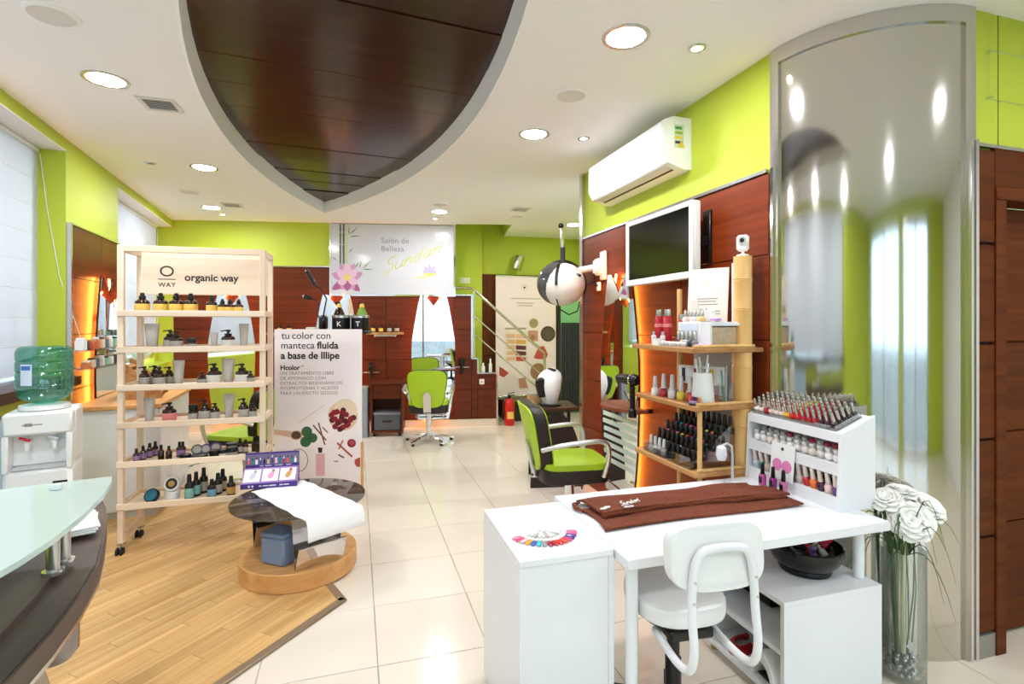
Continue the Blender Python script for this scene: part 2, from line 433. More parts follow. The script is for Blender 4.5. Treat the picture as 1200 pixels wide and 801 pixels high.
for k, (a, b) in enumerate(((W1A, W1B), (W2A, W2B))):
    f = MB()
    for x in [a + .03] + [a + (b - a) * i / 4 for i in (1, 2, 3)] + [b - .03]: f.bb(x - .03, x + .03, .215, .255, 1.0, 2.74)
    for z in (1.03, 2.71): f.bb(a, b, .215, .255, z - .03, z + .03)
    w = struct(f.build('window_%d' % (k + 1), WHITE)); w.matrix_world = LF
    for i in range(4):
        g = MB(); g.bb(a + (b - a) * i / 4 + .03, a + (b - a) * (i + 1) / 4 - .03, .232, .238, 1.06, 2.68); g.build('pane', WINGLASS, w)
    t = thing('roman_blind', ('wide white roman blind in the near window beside the water cooler', 'short white roman blind in the far window behind the product trolley')[k], 'blind', (0, 0, 0), 0, 'white roman blinds'); t.matrix_world = LF
    h = MB(); h.bb(a + .02, b - .01, .15, .18, 2.70, 2.735, .006); h.build('head_rail', WHITE, t)
    z = 2.70; i = 0
    while z > 1.1:
        c = MB(); nn = 8
        pr = [(.165 - .004 * math.sin(PI * q / nn), z - .2 * q / nn) for q in range(nn + 1)]
        ring = pr + [(y + .003, zz) for y, zz in reversed(pr)]
        c.loft([[(a + .02, y, zz) for y, zz in ring], [(b - .012, y, zz) for y, zz in ring]])
        c.build('blind_fold', BLIND, t)
        d = MB(); d.cyl((a + .02, .166, z - .2), (b - .012, .166, z - .2), .0035, n=6); d.build('blind_rod', WHITE, t)
        z -= .2; i += 1
    c = MB(); c.tube([(b - .03, .14, 2.69), (b - .028, .10, 2.3), (b - .02, .03, 1.8), (b + .12, -.05, 1.35)] if k == 0 else [(b - .05, .14, 2.69), (b - .05, .14, 1.4)], .0025, 5); c.build('pull_cord', WHITE, t)

# back wall: lime above, wood cladding, stepped partition towards the stairs
wb = inframe('wall_back', BF, LIME, [(-.5, 2.045, 0, .12, 0, CH + .02), (2.045, 3.727, 0, .12, 0, CH + .02), (3.727, 3.979, 0.012, .1, 0, 1.84), (3.979, 4.064, 0.012, .1, 0, .952), (4.064, 4.335, 0.012, .1, 0, .745)])
BACKING = mat('cladding_backing', (22, 10, 6), .8)
def boards(parent, F, xs, m, y0=-.018, y1=0., seams=SEAM, gap=.004):
    bk = MB(); bk.bb(xs[0], xs[-1], y1 - .007, y1 + .0005, seams[0], seams[-1]); bk.build('cladding_backing', BACKING, parent)
    """cladding boards on a wall frame; xs are the joints along the wall"""
    for a, b in zip(xs, xs[1:]):
        for z0, z1 in zip(seams, seams[1:]):
            mb = MB(); mb.box((0, 0, 0), (b - a - gap, y1 - y0, z1 - z0 - gap), .003)
            mb.build('wood_panel', m, parent, loc=((a + b) / 2, (y0 + y1) / 2, (z0 + z1) / 2))
boards(wb, BF, [0.02, .78, 2.04], MAHO)
boards(wb, BF, [2.04, 2.79, 3.727], MAHO, seams=SEAM[:4] + [1.84])
boards(wb, BF, [3.727, 3.975], MAHO, seams=SEAM[:4] + [1.84])
boards(wb, BF, [3.975, 4.06], MAHO, seams=SEAM[:2] + [.94])
boards(wb, BF, [4.06, 4.33], MAHO, seams=SEAM[:2] + [.735])
bbd = inframe('baseboard_back', BF, mat('cream_skirting', (222, 210, 192), .25), [(0, 4.335, -.022, 0, 0, .1)])
m = MB()
m.bb(0.02, 2.04, -.024, .004, 2.22, 2.236)
for (a, z0, b, z1) in ((3.979, .952, 3.979, 1.85), (4.064, .745, 4.064, .952), (4.335, 0, 4.335, .745)): m.bb(a - .012, a + .012, -.03, .11, z0, z1)
m.bb(3.979, 4.064, -.03, .11, .945, .965); m.bb(4.064, 4.335, -.03, .11, .738, .758); m.bb(3.727, 3.985, -.03, .11, 1.84, 1.858)
o = struct(m.build('trim_4', STEEL)); o.matrix_world = BF

# stair corner behind the partition
m = MB(); m.bb(1.2, 3.9, 7.9, 8.05, 0, 4.2); wst = struct(m.build('wall_far', LIME))
m = MB(); m.bb(.9, 1.86, 7.8, 7.9, 0, 4.2); struct(m.build('wall_side', LIME))
m = MB(); m.box((0, 0, 0), (.5, .5, .5))
FARF = Matrix.Translation((0, 7.9, 0))
m = MB(); m.bb(1.87, 3.6, 7.893, 7.9005, 0, 2.22); m.build('cladding_backing', BACKING, wst)
for a, b in ((1.87, 2.48), (2.48, 3.1), (3.1, 3.6)):
    for z0, z1 in zip([0.] + SEAM, SEAM):
        if a > 3 and z1 > 2.0: pass
        mb = MB(); mb.box((0, 0, 0), (b - a - .004, .02, z1 - z0 - .004), .003)
        mb.build('wood_panel', MAHOZ, wst, loc=((a + b) / 2, 7.889, (z0 + z1) / 2))
m = MB(); m.bb(1.85, 1.875, 7.86, 7.9, .4, 2.23); struct(m.build('trim_5', STEEL))
m = MB(); m.bb(3.62, 3.75, 4.4, 8.0, 0, CH); struct(m.build('wall_alcove', LIME))
# mint door with dark lower sheet in the alcove
MINT = mat('mint_panel', (140, 205, 150), .4)
m = MB(); m.bb(3.13, 3.59, 7.82, 7.876, 0, 1.92, .004); dr = struct(m.build('door_2', MINT))
m = MB(); m.bb(3.12, 3.16, 7.80, 7.82, 0, 1.92, .003); m.build('door_frame', DARKG, dr)
m = MB()
pts = []
for i in range(41): pts.append((3.17 + .41 * i / 40, 7.80 + .012 * math.sin(i * 1.35)))
m.prism(pts + [(x, y + .006) for x, y in reversed(pts)], .02, 1.46); tag(m.build('door_curtain', mat('grey_curtain', (62, 64, 66), .8)), 'dark grey curtain hanging over mint door behind hood dryer', 'curtain')

# right wall with wood cladding
m = MB(); m.bb(2.02, 2.32, 2.15, 4.40, 0, CH); wr = struct(m.build('wall_right', LIME))
m = MB(); m.bb(2.0135, 2.0205, 2.15, 4.38, 0, 2.22); m.build('cladding_backing', BACKING, wr)
for a, b in ((2.15, 2.9), (2.9, 3.62), (3.62, 4.38)):
    for z0, z1 in zip([.0] + SEAM, SEAM):
        mb = MB(); mb.box((0, 0, 0), (.018, b - a - .004, z1 - z0 - .004), .003)
        mb.build('wood_panel', MAHOY, wr, loc=(2.011, (a + b) / 2, (z0 + z1) / 2))
m = MB(); m.bb(1.992, 2.02, 2.16, 4.40, 2.222, 2.24); struct(m.build('trim_6', STEEL))
m = MB(); m.bb(1.985, 2.34, 4.40, 4.44, 0, CH - .002); m.bb(1.985, 2.03, 4.385, 4.40, 0, CH - .002); struct(m.build('trim_7', STEEL))

# rounded steel corner column
CC = (2.575, 2.15); CR = .555
def arcwall(r0, r1, a0, a1, z0, z1, n=36):
    m = MB(); p = arc(CC, r0, a0, a1, n) + list(reversed(arc(CC, r1, a0, a1, n))); return m.prism(p, z0, z1)
colm = struct(arcwall(CR, CR - .03, PI, 1.5 * PI, 0, CH - .001).build('wall_column', COLSTEEL))
for nm, a in (('frame_top', (CR + .012, CR, PI, 1.5 * PI, CH - .075, CH - .002)), ('frame_side', (CR + .012, CR, PI, PI + .09, .0, CH - .075)), ('frame_side', (CR + .012, CR, 1.5 * PI - .10, 1.5 * PI, .0, CH - .075))):
    arcwall(*a).build(nm, STEEL, colm)
arcwall(CR + .022, CR + .012, PI + .02, PI + .05, 0, 2.24, 3).build('edge_bar', CHROME, colm)
arcwall(CR + .024, CR + .012, 1.5 * PI - .075, 1.5 * PI - .055, 0, 2.25, 3).build('edge_bar', CHROME, colm)
arcwall(CR + .024, CR + .012, 1.5 * PI - .03, 1.5 * PI, 0, 2.25, 3).build('edge_bar', CHROME, colm)

# wall with the door on the right
m = MB(); m.bb(2.56, 2.745, 1.60, 1.9, 0, CH); m.bb(2.74, 3.62, 1.60, 1.9, 2.03, CH); m.bb(3.62, 4.5, 1.6, 1.9, 0, CH); wd = struct(m.build('wall_door', LIME))
m = MB(); m.bb(2.58, 2.69, 1.594, 1.6005, .1, 2.22); m.bb(2.69, 3.62, 1.594, 1.6005, 2.06, 2.22); m.build('cladding_backing', BACKING, wd)
for z0, z1 in zip(SEAM, SEAM[1:]):
    m = MB(); m.box((0, 0, 0), (.105, .02, z1 - z0 - (.012)), .003); m.build('wood_panel', DOORW, wd, loc=(2.635, 1.59, (z0 + z1) / 2))
m = MB(); m.box((0, 0, 0), (.93, .02, .17), .003); m.build('wood_panel', DOORW, wd, loc=(3.155, 1.59, 2.145))
m = MB(); m.bb(2.578, 4.4, 1.575, 1.60, 2.225, 2.24); struct(m.build('trim_8', STEEL))
m = MB(); m.bb(2.58, 2.69, 1.578, 1.60, 0, .1); struct(m.build('baseboard_door', mat('grey_skirting', (150, 146, 138), .3, .4)))
d1 = MB(); d1.bb(2.75, 3.61, 1.69, 1.73, .006, 2.0); door = struct(d1.build('door_1', DOORW))
for z0, z1 in zip([.01] + SEAM[1:4], SEAM[1:4] + [1.995]):
    m = MB(); m.box((0, 0, 0), (.855, .014, z1 - z0 - .006), .003); m.build('door_panel', DOORW, door, loc=(3.18, 1.683, (z0 + z1) / 2))
m = MB(); m.bb(2.688, 2.752, 1.572, 1.689, 0, 2.0, .004); m.build('door_frame', DOORW, door); m = MB(); m.bb(2.688, 3.68, 1.572, 1.689, 2.0005, 2.06, .004); m.build('door_frame', DOORW, door); m = MB(); m.bb(3.615, 3.68, 1.572, 1.689, 0, 2.0, .004); m.build('door_frame', DOORW, door)

# behind the camera: shop front with big glass, side wall
m = MB(); m.bb(-1.6, 4.5, -2.75, -2.6, 2.6, CH); m.bb(-1.6, -1.2, -2.75, -2.6, 0, 2.6); m.bb(3.2, 4.5, -2.75, -2.6, 0, 2.6); m.bb(1.2, 1.45, -2.75, -2.6, 0, 2.6); struct(m.build('wall_front', LIME))
m = MB(); m.bb(4.4, 4.5, -2.75, 1.9, 0, CH); struct(m.build('wall_entrance', WHITEW))
for k, (a, b) in enumerate(((-1.2, 1.2), (1.45, 3.2))):
    m = MB()
    for x in (a + .03, (a + b) / 2, b - .03): m.bb(x - .03, x + .03, -2.72, -2.66, .0, 2.6)
    for z in (.05, 2.57): m.bb(a, b, -2.72, -2.66, z - .04, z + .03)
    w = struct(m.build('window_%d' % (k + 3), STEEL))
    for i in range(2):
        g = MB(); g.bb(a + (b - a) * i / 2 + .03, a + (b - a) * (i + 1) / 2 - .03, -2.694, -2.688, .09, 2.54); g.build('pane', WINGLASS, w)
m = MB(); m.bb(-30, 30, -30, -2.9, -.2, -.1); struct(m.build('ground', mat('street_paving', (140, 138, 134), .8)))

# recessed downlights, spots, speakers, grilles
LAMPM = mat('lamp_diffuser', (246, 248, 255), .5, emit=LAMP); SPOTM = mat('spot_bulb', (255, 236, 212), .5, emit=SPOT)
DIM = mat('lamp_diffuser_dim', (252, 248, 240), .5, emit=LAMP * .55); RINGM = mat('lamp_ring', (205, 203, 200), .25, .8); SPK = mat('speaker_grille', (222, 218, 210), .6)
def lights():
    r = MB(); r.loft([[(q * math.cos(2 * PI * j / 28), q * math.sin(2 * PI * j / 28), z) for j in range(28)] for q, z in ((.088, 0.0), (.092, -.006), (.112, -.006), (.114, 0.0))], cap=False, closed=True); ring = r.mesh('trim_ring', RINGM)
    d = MB(); d.lathe([(.088, -.001), (.086, -.004), (.03, -.005)], n=28); disc = d.mesh('diffuser', LAMPM)
    r = MB(); r.loft([[(q * math.cos(2 * PI * j / 20), q * math.sin(2 * PI * j / 20), z) for j in range(20)] for q, z in ((.026, 0.0), (.028, -.006), (.043, -.005), (.045, 0.0))], cap=False, closed=True); sring = r.mesh('trim_ring', RINGM)
    d = MB(); d.lathe([(.026, -.001), (.022, -.003), (.01, -.004)], n=20); sdisc = d.mesh('bulb', SPOTM)
    big = [(1.24, 2.233, 'large round downlight nearest the steel column'), (1.24, 3.576, 'large round downlight before the air conditioner'), (.984, 6.40, 'large round downlight above the back styling chair'), (2.91, 6.714, 'large round downlight in the alcove behind the hood dryer'),
           (-1.349, 3.466, 'large round downlight left of the dark ceiling leaf, beside the square grille'), (-1.283, 5.179, 'large round downlight in front of the far window'), (-1.643, 6.956, 'large round downlight in the back left corner'),
           (-1.2, 1.75, 'large round downlight above the reception desk'), (-.9, .1, 'large round downlight behind the reception desk'), (1.24, -.7, 'large round downlight near the shop front, right'), (2.9, .4, 'large round downlight before the wooden door')]
    for x, y, l in big:
        t = thing('ceiling_downlight', l, 'downlight', (x, y, CH), 0, 'large recessed downlights'); share('trim_ring', ring, t); share('diffuser', disc, t, m=DIM if 'alcove' in l else None)
    for x, y, l in ((1.63, 2.221, 'small warm spot light near the steel column'), (1.622, 3.553, 'small warm spot light beside the air conditioner'), (-1.612, 7.354, 'small spot light at the back left lime wall'), (1.0, 6.85, 'small spot light in front of the lotus sign'), (-1.691, 5.173, 'small unlit spot light near the left wall')):
        t = thing('ceiling_spot', l, 'spot light', (x, y, CH), 0, 'small recessed spots'); share('trim_ring', sring, t); share('bulb', sdisc, t, m=DARKG if 'unlit' in l else None)
    sp = MB(); sp.lathe([(.10, 0), (.098, -.006), (.088, -.009), (.085, -.007), (.04, -.009), (.01, -.0095)], n=28); spm = sp.mesh('grille', SPK)
    sr = MB(); sr.loft([[(q * math.cos(2 * PI * j / 28), q * math.sin(2 * PI * j / 28), z) for j in range(28)] for q, z in ((.085, -.004), (.088, -.012), (.103, -.006), (.105, 0.0))], cap=False, closed=True); srm = sr.mesh('rim', CEIL)
    for x, y, l in ((-1.294, 2.805, 'round ceiling loudspeaker at the near left'), (1.239, 2.896, 'round ceiling loudspeaker between two right downlights'), (-1.662, 6.164, 'round ceiling loudspeaker near the far window'), (.93, 6.0, 'round ceiling loudspeaker behind the leaf tip'), (1.984, 6.385, 'round ceiling loudspeaker beside the far right grille')):
        t = thing('ceiling_speaker', l, 'loudspeaker', (x, y, CH), 0, 'ceiling loudspeakers'); share('grille', spm, t); share('rim', srm, t)
    fr = MB()
    for q in ((-.105, -.08), (.08, .105)): fr.bb(q[0], q[1], -.105, .105, -.008, 0); fr.bb(-.08, .08, q[0], q[1], -.008, 0)
    frm = fr.mesh('grille_frame', SPK); bk = MB(); bk.bb(-.08, .08, -.08, .08, -.0015, 0); bkm = bk.mesh('backing', mat('grille_dark', (60, 58, 54), .8))
    sl = MB(); sl.box((0, 0, -.005), (.16, .010, .0025), 0, 0, R(35)); slm = sl.mesh('slat', SPK)
    for x, y, l in ((-1.174, 3.76, 'square air grille left of the dark ceiling leaf'), (-1.379, 6.736, 'square air grille in the back left corner'), (1.904, 5.989, 'square air grille before the stairs')):
        t = thing('air_grille', l, 'air vent', (x, y, CH), 0, 'square ceiling air grilles'); share('grille_frame', frm, t); share('backing', bkm, t)
        for i in range(7): share('slat', slm, t, (0, -.069 + .023 * i, 0))
lights()
# ------------------------------------------------------------------ mirrors, sign, wall fixtures
LED = mat('warm_led', (255, 150, 58), .5, emit=85.)
MIRE = mat('mirror_edge', (30, 26, 24), .3)
HW = [(1.843, .18), (1.70, .215), (1.436, .262), (1.2, .298), (1.0, .303), (.75, .295), (.5, .278), (.3, .25), (.12, .213)]
def mirror(F, x, label, proud=.055):
    t = thing('station_mirror', label, 'mirror', (0, 0, 0), 0, 'vase-shaped station mirrors'); t.matrix_world = F @ Matrix.Translation((x, -.018, 0))
    left = [(-w, z) for z, w in HW]; right = [(w, z) for z, w in HW]
    poly = left + right[::-1] + [(.118, 1.843), (0, 1.692), (-.118, 1.843)]
    m = MB(); m.slab(poly, -proud, -proud + .012); m.build('mirror_back', MIRE, t)
    m = MB(); m.slab([(a * .992, z) for a, z in poly], -proud - .002, -proud - .0005); m.build('mirror_glass', MIRROR, t)
    for s in (-1, 1):
        pts = [(s * (w - .095), -.03, z) for z, w in HW]
        m = MB(); m.tube(pts, .007, 6); m.build('light_strip', LED, t)
    m = MB()
    for z in (.4, 1.5): m.bb(-.1, .1, -proud + .012, 0, z - .03, z + .03)
    m.build('wall_bracket', DARKG, t)
    return t
mirror(BF, .78, 'vase-shaped mirror on the back wall behind the product trolley')
mirror(BF, 2.135, 'vase-shaped mirror on the back wall hidden mostly by the tall poster')
m3 = mirror(BF, 3.44, 'vase-shaped mirror in front of the back styling chair')
m3.matrix_world = m3.matrix_world @ Matrix.Rotation(R(4.4), 4, 'Z')
mirror(LF, 1.56, 'vase-shaped mirror on the left wall between the two windows')
RWF = Matrix.Translation((2.02, 0, 0)) @ Matrix.Rotation(-PI / 2, 4, 'Z')      # local x = -Y, local -y = -X
mr = mirror(RWF, -3.62, 'vase-shaped mirror on the right wall beside the hanging television')
STRIPE = mat('pale_stripe_colour', (214, 226, 214), .5)  # pale flat bars laid across the lower half of the right mirror
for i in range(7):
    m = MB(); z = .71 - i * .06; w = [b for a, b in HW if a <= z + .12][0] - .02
    m.bb(-w + .02, w, -.0605, -.0575, z, z + .034); m.build('pale_stripe', STRIPE, mr)
# left wall cladding around its mirror, with a steel corner strip
lwc = inframe('wall_cladding', LF, MAHO, [(.93, 2.04, -.012, 0, .1, 2.2)]); lwc['kind'] = 'structure'
boards(lwc, LF, [.93, 1.56, 2.04], MAHO, -.018, -.010, [.106, .525, .95, 1.37, 1.806, 2.2])
m = MB(); m.bb(.905, .93, -.03, .0, 0.1, 2.21); m.bb(.93, 2.04, -.024, 0, 2.2, 2.212); o = struct(m.build('trim_9', STEEL)); o.matrix_world = LF

def bars(name, items, h, m_, parent, y):
    """lines of print too small to read: (centre x, z, width)"""
    m = MB()
    for x, z, w in items: m.bb(x - w / 2, x + w / 2, y - .0006, y + .0004, z - h / 2, z + h / 2)
    return m.build(name, m_, parent)
# lotus sign
INK = mat('ink_black', (38, 36, 36), .6); GREYINK = mat('ink_grey', (150, 148, 165), .6); FAINT = mat('ink_faint', (168, 158, 156), .6)
def sign():
    t = thing('salon_sign', 'white wall sign with pink lotus, bamboo and yellow script lettering', 'sign'); t.matrix_world = BF @ Matrix.Translation((2.048, -.03, 1.848))
    w, h = 1.679, .972
    m = MB(); m.bb(0, w, 0, .03, 0, h, .002); m.build('sign_board', mat('sign_gloss_white', (210, 211, 217), .12), t)
    m = MB(); m.bb(-.012, .004, -.012, .03, -.012, h); m.bb(w - .004, w + .02, -.02, .05, -.012, h); m.bb(-.012, w + .02, -.012, .03, -.02, 0); m.build('sign_frame', CHROME, t)
    def P(px, py): return ((px - 50) / 1090 * w, h - (py - 45) / 625 * h)   # from a 1200-wide reading of the sign
    def poly(name, pts, m_, d=0.):
        m = MB(); m.slab([P(*p) for p in pts], -.0016 - d, -.0002); return m.build(name, m_, t)
    G1 = mat('bamboo_print', (92, 108, 78), .6); G2 = mat('bamboo_print_light', (196, 208, 160), .6)
    for x0, x1, y1, mm in ((128, 142, 410, G1), (155, 172, 400, G1), (180, 198, 400, G2)):
        for a, b in ((48, 120), (124, 228), (232, y1)):
            poly('bamboo_stalk', [(x0 + (b - 48) * -.005, a), (x1, a), (x1, b), (x0, b)], mm)
    def leafp(x, y, L, a, wd, mm):
        dx, dy = math.cos(a), math.sin(a); nx, ny = -dy, dx
        poly('bamboo_leaf', [(x, y), (x + dx * L * .35 + nx * wd, y + dy * L * .35 + ny * wd), (x + dx * L, y + dy * L), (x + dx * L * .35 - nx * wd, y + dy * L * .35 - ny * wd)], mm)
    for a in ((215, 140, 110, -.75, 6), (212, 158, 108, -.08, 6), (212, 145, 80, -1.65, 6), (205, 300, 60, -.8, 5), (265, 430, 60, -1.0, 6), (300, 435, 70, -1.3, 6), (325, 440, 110, -.75, 5), (325, 445, 105, .03, 6), (105, 370, 60, -2.5, 5), (205, 420, 50, -1.9, 5)):
        leafp(*a, mat('leaf_print', (122, 140, 88), .6))
    L1 = mat('lotus_pink', (205, 150, 186), .55); L2 = mat('lotus_pale', (226, 190, 212), .55); L3 = mat('lotus_deep', (168, 96, 142), .55)
    def petal(cx, cy, L, a, wd, mm, d):
        dx, dy = math.cos(a), math.sin(a); nx, ny = -dy, dx
        q = [(0, 0), (.25, .75), (.55, 1), (.82, .62), (1, 0), (.82, -.62), (.55, -1), (.25, -.75)]
        poly('lotus_petal', [(cx + dx * L * u + nx * wd * v, cy + dy * L * u + ny * wd * v) for u, v in q], mm, d)
    cx, cy = 195, 540
    for i, (a, L, wd, mm) in enumerate(((-2.75, 145, 36, L1), (-.45, 150, 36, L1), (-1.95, 160, 36, L1), (-1.15, 160, 36, L1), (2.55, 160, 34, L3), (.75, 150, 34, L3), (-1.57, 150, 40, L2), (-2.35, 130, 34, L2), (-.85, 130, 34, L2), (2.1, 100, 34, L1), (.95, 105, 36, L1), (1.57, 100, 34, L3), (2.75, 90, 32, L2), (.3, 100, 32, L2))):
        petal(cx, cy, L, a, wd, mm, .0003 * i)
    poly('lotus_heart', [(cx + 34 * math.cos(k), cy - 20 + 30 * math.sin(k)) for k in [i * .785 for i in range(8)]], mat('lotus_yellow', (232, 210, 120), .55), .006)
    LF2 = mat('lotus_faint', (186, 174, 204), .55)
    for i, (a, L) in enumerate(((-2.6, 75), (-2.1, 95), (-1.57, 105), (-1.05, 95), (-.5, 75))): petal(920, 490, L, a, 16, LF2, .0003 * i)
    YS = mat('script_yellow', (208, 210, 110), .5)
    poly('lotus_base', [(850, 475), (990, 475), (950, 500), (890, 500)], YS, .002); poly('swash', [(755, 520), (850, 506), (930, 512), (850, 520)], YS)
    z = P(0, 210)[1]
    text('lettering', 'Salón de', .105, GREYINK, t, face(P(490, 0)[0], -.0012, z), .0008, space=1.05)
    text('lettering', 'Belleza', .105, GREYINK, t, face(P(490, 0)[0], -.0012, P(0, 283)[1]), .0008, space=1.05)
    # hand-written word, drawn as flat pen strokes
    global GLYPHS
    glyphs = GLYPHS = [([[(.9, 1.75), (.55, 1.98), (.15, 1.7), (.3, 1.2), (.78, .85), (.88, .35), (.45, -.05), (0, .15)]], 1.12),
              ([[(0, 1), (.05, .3), (.3, 0), (.58, .3), (.65, 1), (.65, .3), (.85, .05)]], .95), ([[(0, 1), (0, 0), (.06, .6), (.35, 1), (.58, .8), (.6, .2), (.75, 0)]], .85),
              ([[(.6, .85), (.3, 1), (0, .5), (.25, 0), (.58, .4), (.62, 1.9), (.62, .3), (.8, .02)]], .95), ([[(.6, .85), (.3, 1), (0, .5), (.25, 0), (.58, .4), (.62, 1), (.62, .3), (.8, .02)]], .95),
              ([[(0, 1), (0, 0), (.05, .6), (.25, .95), (.5, .95)]], .62), ([[(0, 1), (0, .2), (.18, 0)], [(-.03, 1.38), (.03, 1.42), (.05, 1.36)]], .3)]
    strokes = []; adv = 0
    for gl, w_ in glyphs:
        for st in gl: strokes.append([(500 + 92 * (adv + gx + .28 * gy), 478 - 36 * (adv + gx) - 72 * gy) for gx, gy in st])
        adv += w_
    for st in strokes:
        m = MB(); q = [P(x, y + 12) for x, y in st]
        sm = []
        for i in range(len(q) - 1):
            p0 = q[max(0, i - 1)]; p1 = q[i]; p2 = q[i + 1]; p3 = q[min(len(q) - 1, i + 2)]
            for k in range(5):
                u = k / 5
                sm.append(tuple(.5 * (2 * p1[c] + (p2[c] - p0[c]) * u + (2 * p0[c] - 5 * p1[c] + 4 * p2[c] - p3[c]) * u * u + (3 * p1[c] - p0[c] - 3 * p2[c] + p3[c]) * u ** 3) for c in (0, 1)))
        sm.append(q[-1])
        m.tube([(x, -.001, z_) for x, z_ in sm], .0075, 6); m.v = [Vector((v.x, -.0015 + .15 * (v.y + .0015), v.z)) for v in m.v]
        m.build('script_stroke', YS, t)
sign()

# bottles ---------------------------------------------------------
BOT = {}
LABY = mat('label_yellow', (238, 196, 92), .5); LABW = mat('label_cream', (226, 220, 208), .5); LABG = mat('label_grey', (170, 164, 152), .5); LABP = mat('label_purple', (150, 120, 160), .5); LABPK = mat('label_pink', (222, 130, 128), .5)
LABB = mat('label_blue', (110, 165, 190), .5); LABT = mat('label_teal', (130, 180, 170), .5); LABGD = mat('label_gold', (190, 150, 80), .5)
TUBEM = mat('grey_tube', (172, 164, 152), .4)
def bottle_mesh(r, h, cap):
    k = (round(r, 4), round(h, 4), cap)
    if k in BOT: return BOT[k]
    b = MB(); b.lathe([(r * .92, 0), (r, .004), (r, h * .52), (r * .93, h * .6), (r * .42, h * .70), (r * .38, h * .74)], n=16)
    l = MB(); l.lathe([(r * 1.015, h * .10), (r * 1.02, h * .105), (r * 1.02, h * .46), (r * 1.015, h * .465)], n=16)
    c = MB()
    if cap == 'dropper': c.lathe([(r * .5, h * .72), (r * .5, h * .84), (r * .3, h * .86), (r * .34, h * .93), (r * .22, h), ], n=12)
    elif cap == 'pump':
        c.lathe([(r * .55, h * .70), (r * .55, h * .79), (r * .2, h * .80), (r * .2, h * .90), (r * .38, h * .905), (r * .38, h * .98), (r * .3, h)], n=12)
        c.box((-r * .55, 0, h * .95), (r * 1.1, r * .34, h * .055), .001, 0, 0, -.15)
    elif cap == 'screw': c.lathe([(r * .9, h * .66), (r * .95, h * .67), (r * .95, h * .99), (r * .88, h)], n=16)
    else: c.lathe([(r * .5, h * .70), (r * .52, h * .71), (r * .45, h * .98), (r * .38, h)], n=12)
    BOT[k] = (b.mesh('body', AMBER), l.mesh('label_band', LABW), c.mesh('cap', BLACK))
    return BOT[k]
def bottle(name, label, loc, r, h, cap='pump', body=None, lab=None, capm=None, group=None, parent_rz=0., cat='bottle'):
    b, l, c = bottle_mesh(r, h, cap); t = thing(name, label, cat, loc, parent_rz, group)
    share('body', b, t, m=body)
    if lab: share('label_band', l, t, m=lab)
    share('cap', c, t, m=capm)
    return t
def tube_pack(label, loc, w, h, rz=0., m_=None, group=None):
    k = ('tube', round(w, 4), round(h, 4))
    if k not in BOT:
        b = MB(); rings = []
        for i in range(9):
            u = i / 8; rx = w * (.36 + .14 * u); ry = w * .36 * (1 - u) ** .7 + .0015
            rings.append([(rx * math.cos(2 * PI * j / 18), ry * math.sin(2 * PI * j / 18), h * (.14 + .86 * u)) for j in range(18)])
        b.loft(rings); c = MB(); c.lathe([(w * .36, 0), (w * .37, .002), (w * .37, h * .13), (w * .35, h * .14)], n=18)
        BOT[k] = (b.mesh('tube_body', TUBEM), c.mesh('cap', TUBEM))
    b, c = BOT[k]; t = thing('cream_tube', label, 'tube', loc, rz, group); share('tube_body', b, t, m=m_); share('cap', c, t)
    return t

# wall shelves of the back stations
def wall_shelf(x, label, items, w=.49):
    t = thing('wall_shelf', label, 'shelf'); t.matrix_world = BF @ Matrix.Translation((x, -.018, 1.30))
    m = MB(); m.bb(-w / 2, w / 2, -.13, 0, 0, .028, .003); m.build('shelf_board', SHELFW, t)
    m = MB(); m.bb(-.15, .15, -.06, 0, -.03, 0, .003); m.build('wall_bracket', STEEL, t)
    for i, (dx, lab, l) in enumerate(items):
        p = at(BF, x + dx, -.085, 1.328)
        bottle('product_bottle', l, p, .03, .125, 'dropper', lab=lab, group='bottles on the back wall shelves')
wall_shelf(2.785, 'small wooden wall shelf above the brown cabinet', [(-.16, LABY, 'amber dropper bottle, yellow label, leftmost on shelf above brown cabinet'), (-.055, LABY, 'amber dropper bottle, yellow label, second on shelf above brown cabinet'), (.06, LABG, 'amber dropper bottle, grey label, third on shelf above brown cabinet'), (.16, LABG, 'amber dropper bottle, grey label, rightmost on shelf above brown cabinet')])
wall_shelf(1.46, 'small wooden wall shelf between the trolley and the poster', [(-.18, LABW, 'white-labelled bottle on the shelf beside the trolley post'), (-.06, LABY, 'amber dropper bottle, yellow label, just left above the poster'), (.06, LABY, 'amber dropper bottle, yellow label, above the poster corner')])

# hair-dryer holders on the back wall
def dryer_holder(F, x, z, label):
    t = thing('dryer_holder', label, 'dryer holder'); t.matrix_world = F @ Matrix.Translation((x, -.018, z))
    m = MB(); m.bb(-.03, .03, -.02, 0, -.08, .08, .006); m.build('wall_plate', BLACK, t)
    m = MB(); m.tube([(.045 * math.cos(a), -.075 + .045 * math.sin(a), .01) for a in [i * PI / 8 for i in range(16)]], .006, 6, True); m.build('holder_ring', BLACK, t)
    m = MB(); m.cyl((-.11, -.05, -.02), (.11, -.05, -.02), .007); m.build('cross_bar', CHROME, t)
    d = MB(); d.lathe([(.018, -.12), (.02, -.1), (.022, 0), (.035, .03), (.045, .06), (.04, .10), (.02, .115)], c=(0, -.075, 0), n=14); d.build('hair_dryer', BLACK, t)
dryer_holder(BF, 2.60, .80, 'black hair-dryer holder above the brown cabinet'); dryer_holder(BF, 3.83, .86, 'black hair-dryer holder right of the back styling chair')
m = MB(); sh = thing('half_round_shelf', 'dark red half-round shelf on the back mirror', 'shelf'); sh.matrix_world = BF @ Matrix.Translation((3.62, -.075, .80))
m.prism([(.2 * math.cos(a), -.16 * math.sin(a)) for a in [PI * i / 16 for i in range(17)]], 0, .022); m.build('shelf_board', MAHO, sh)
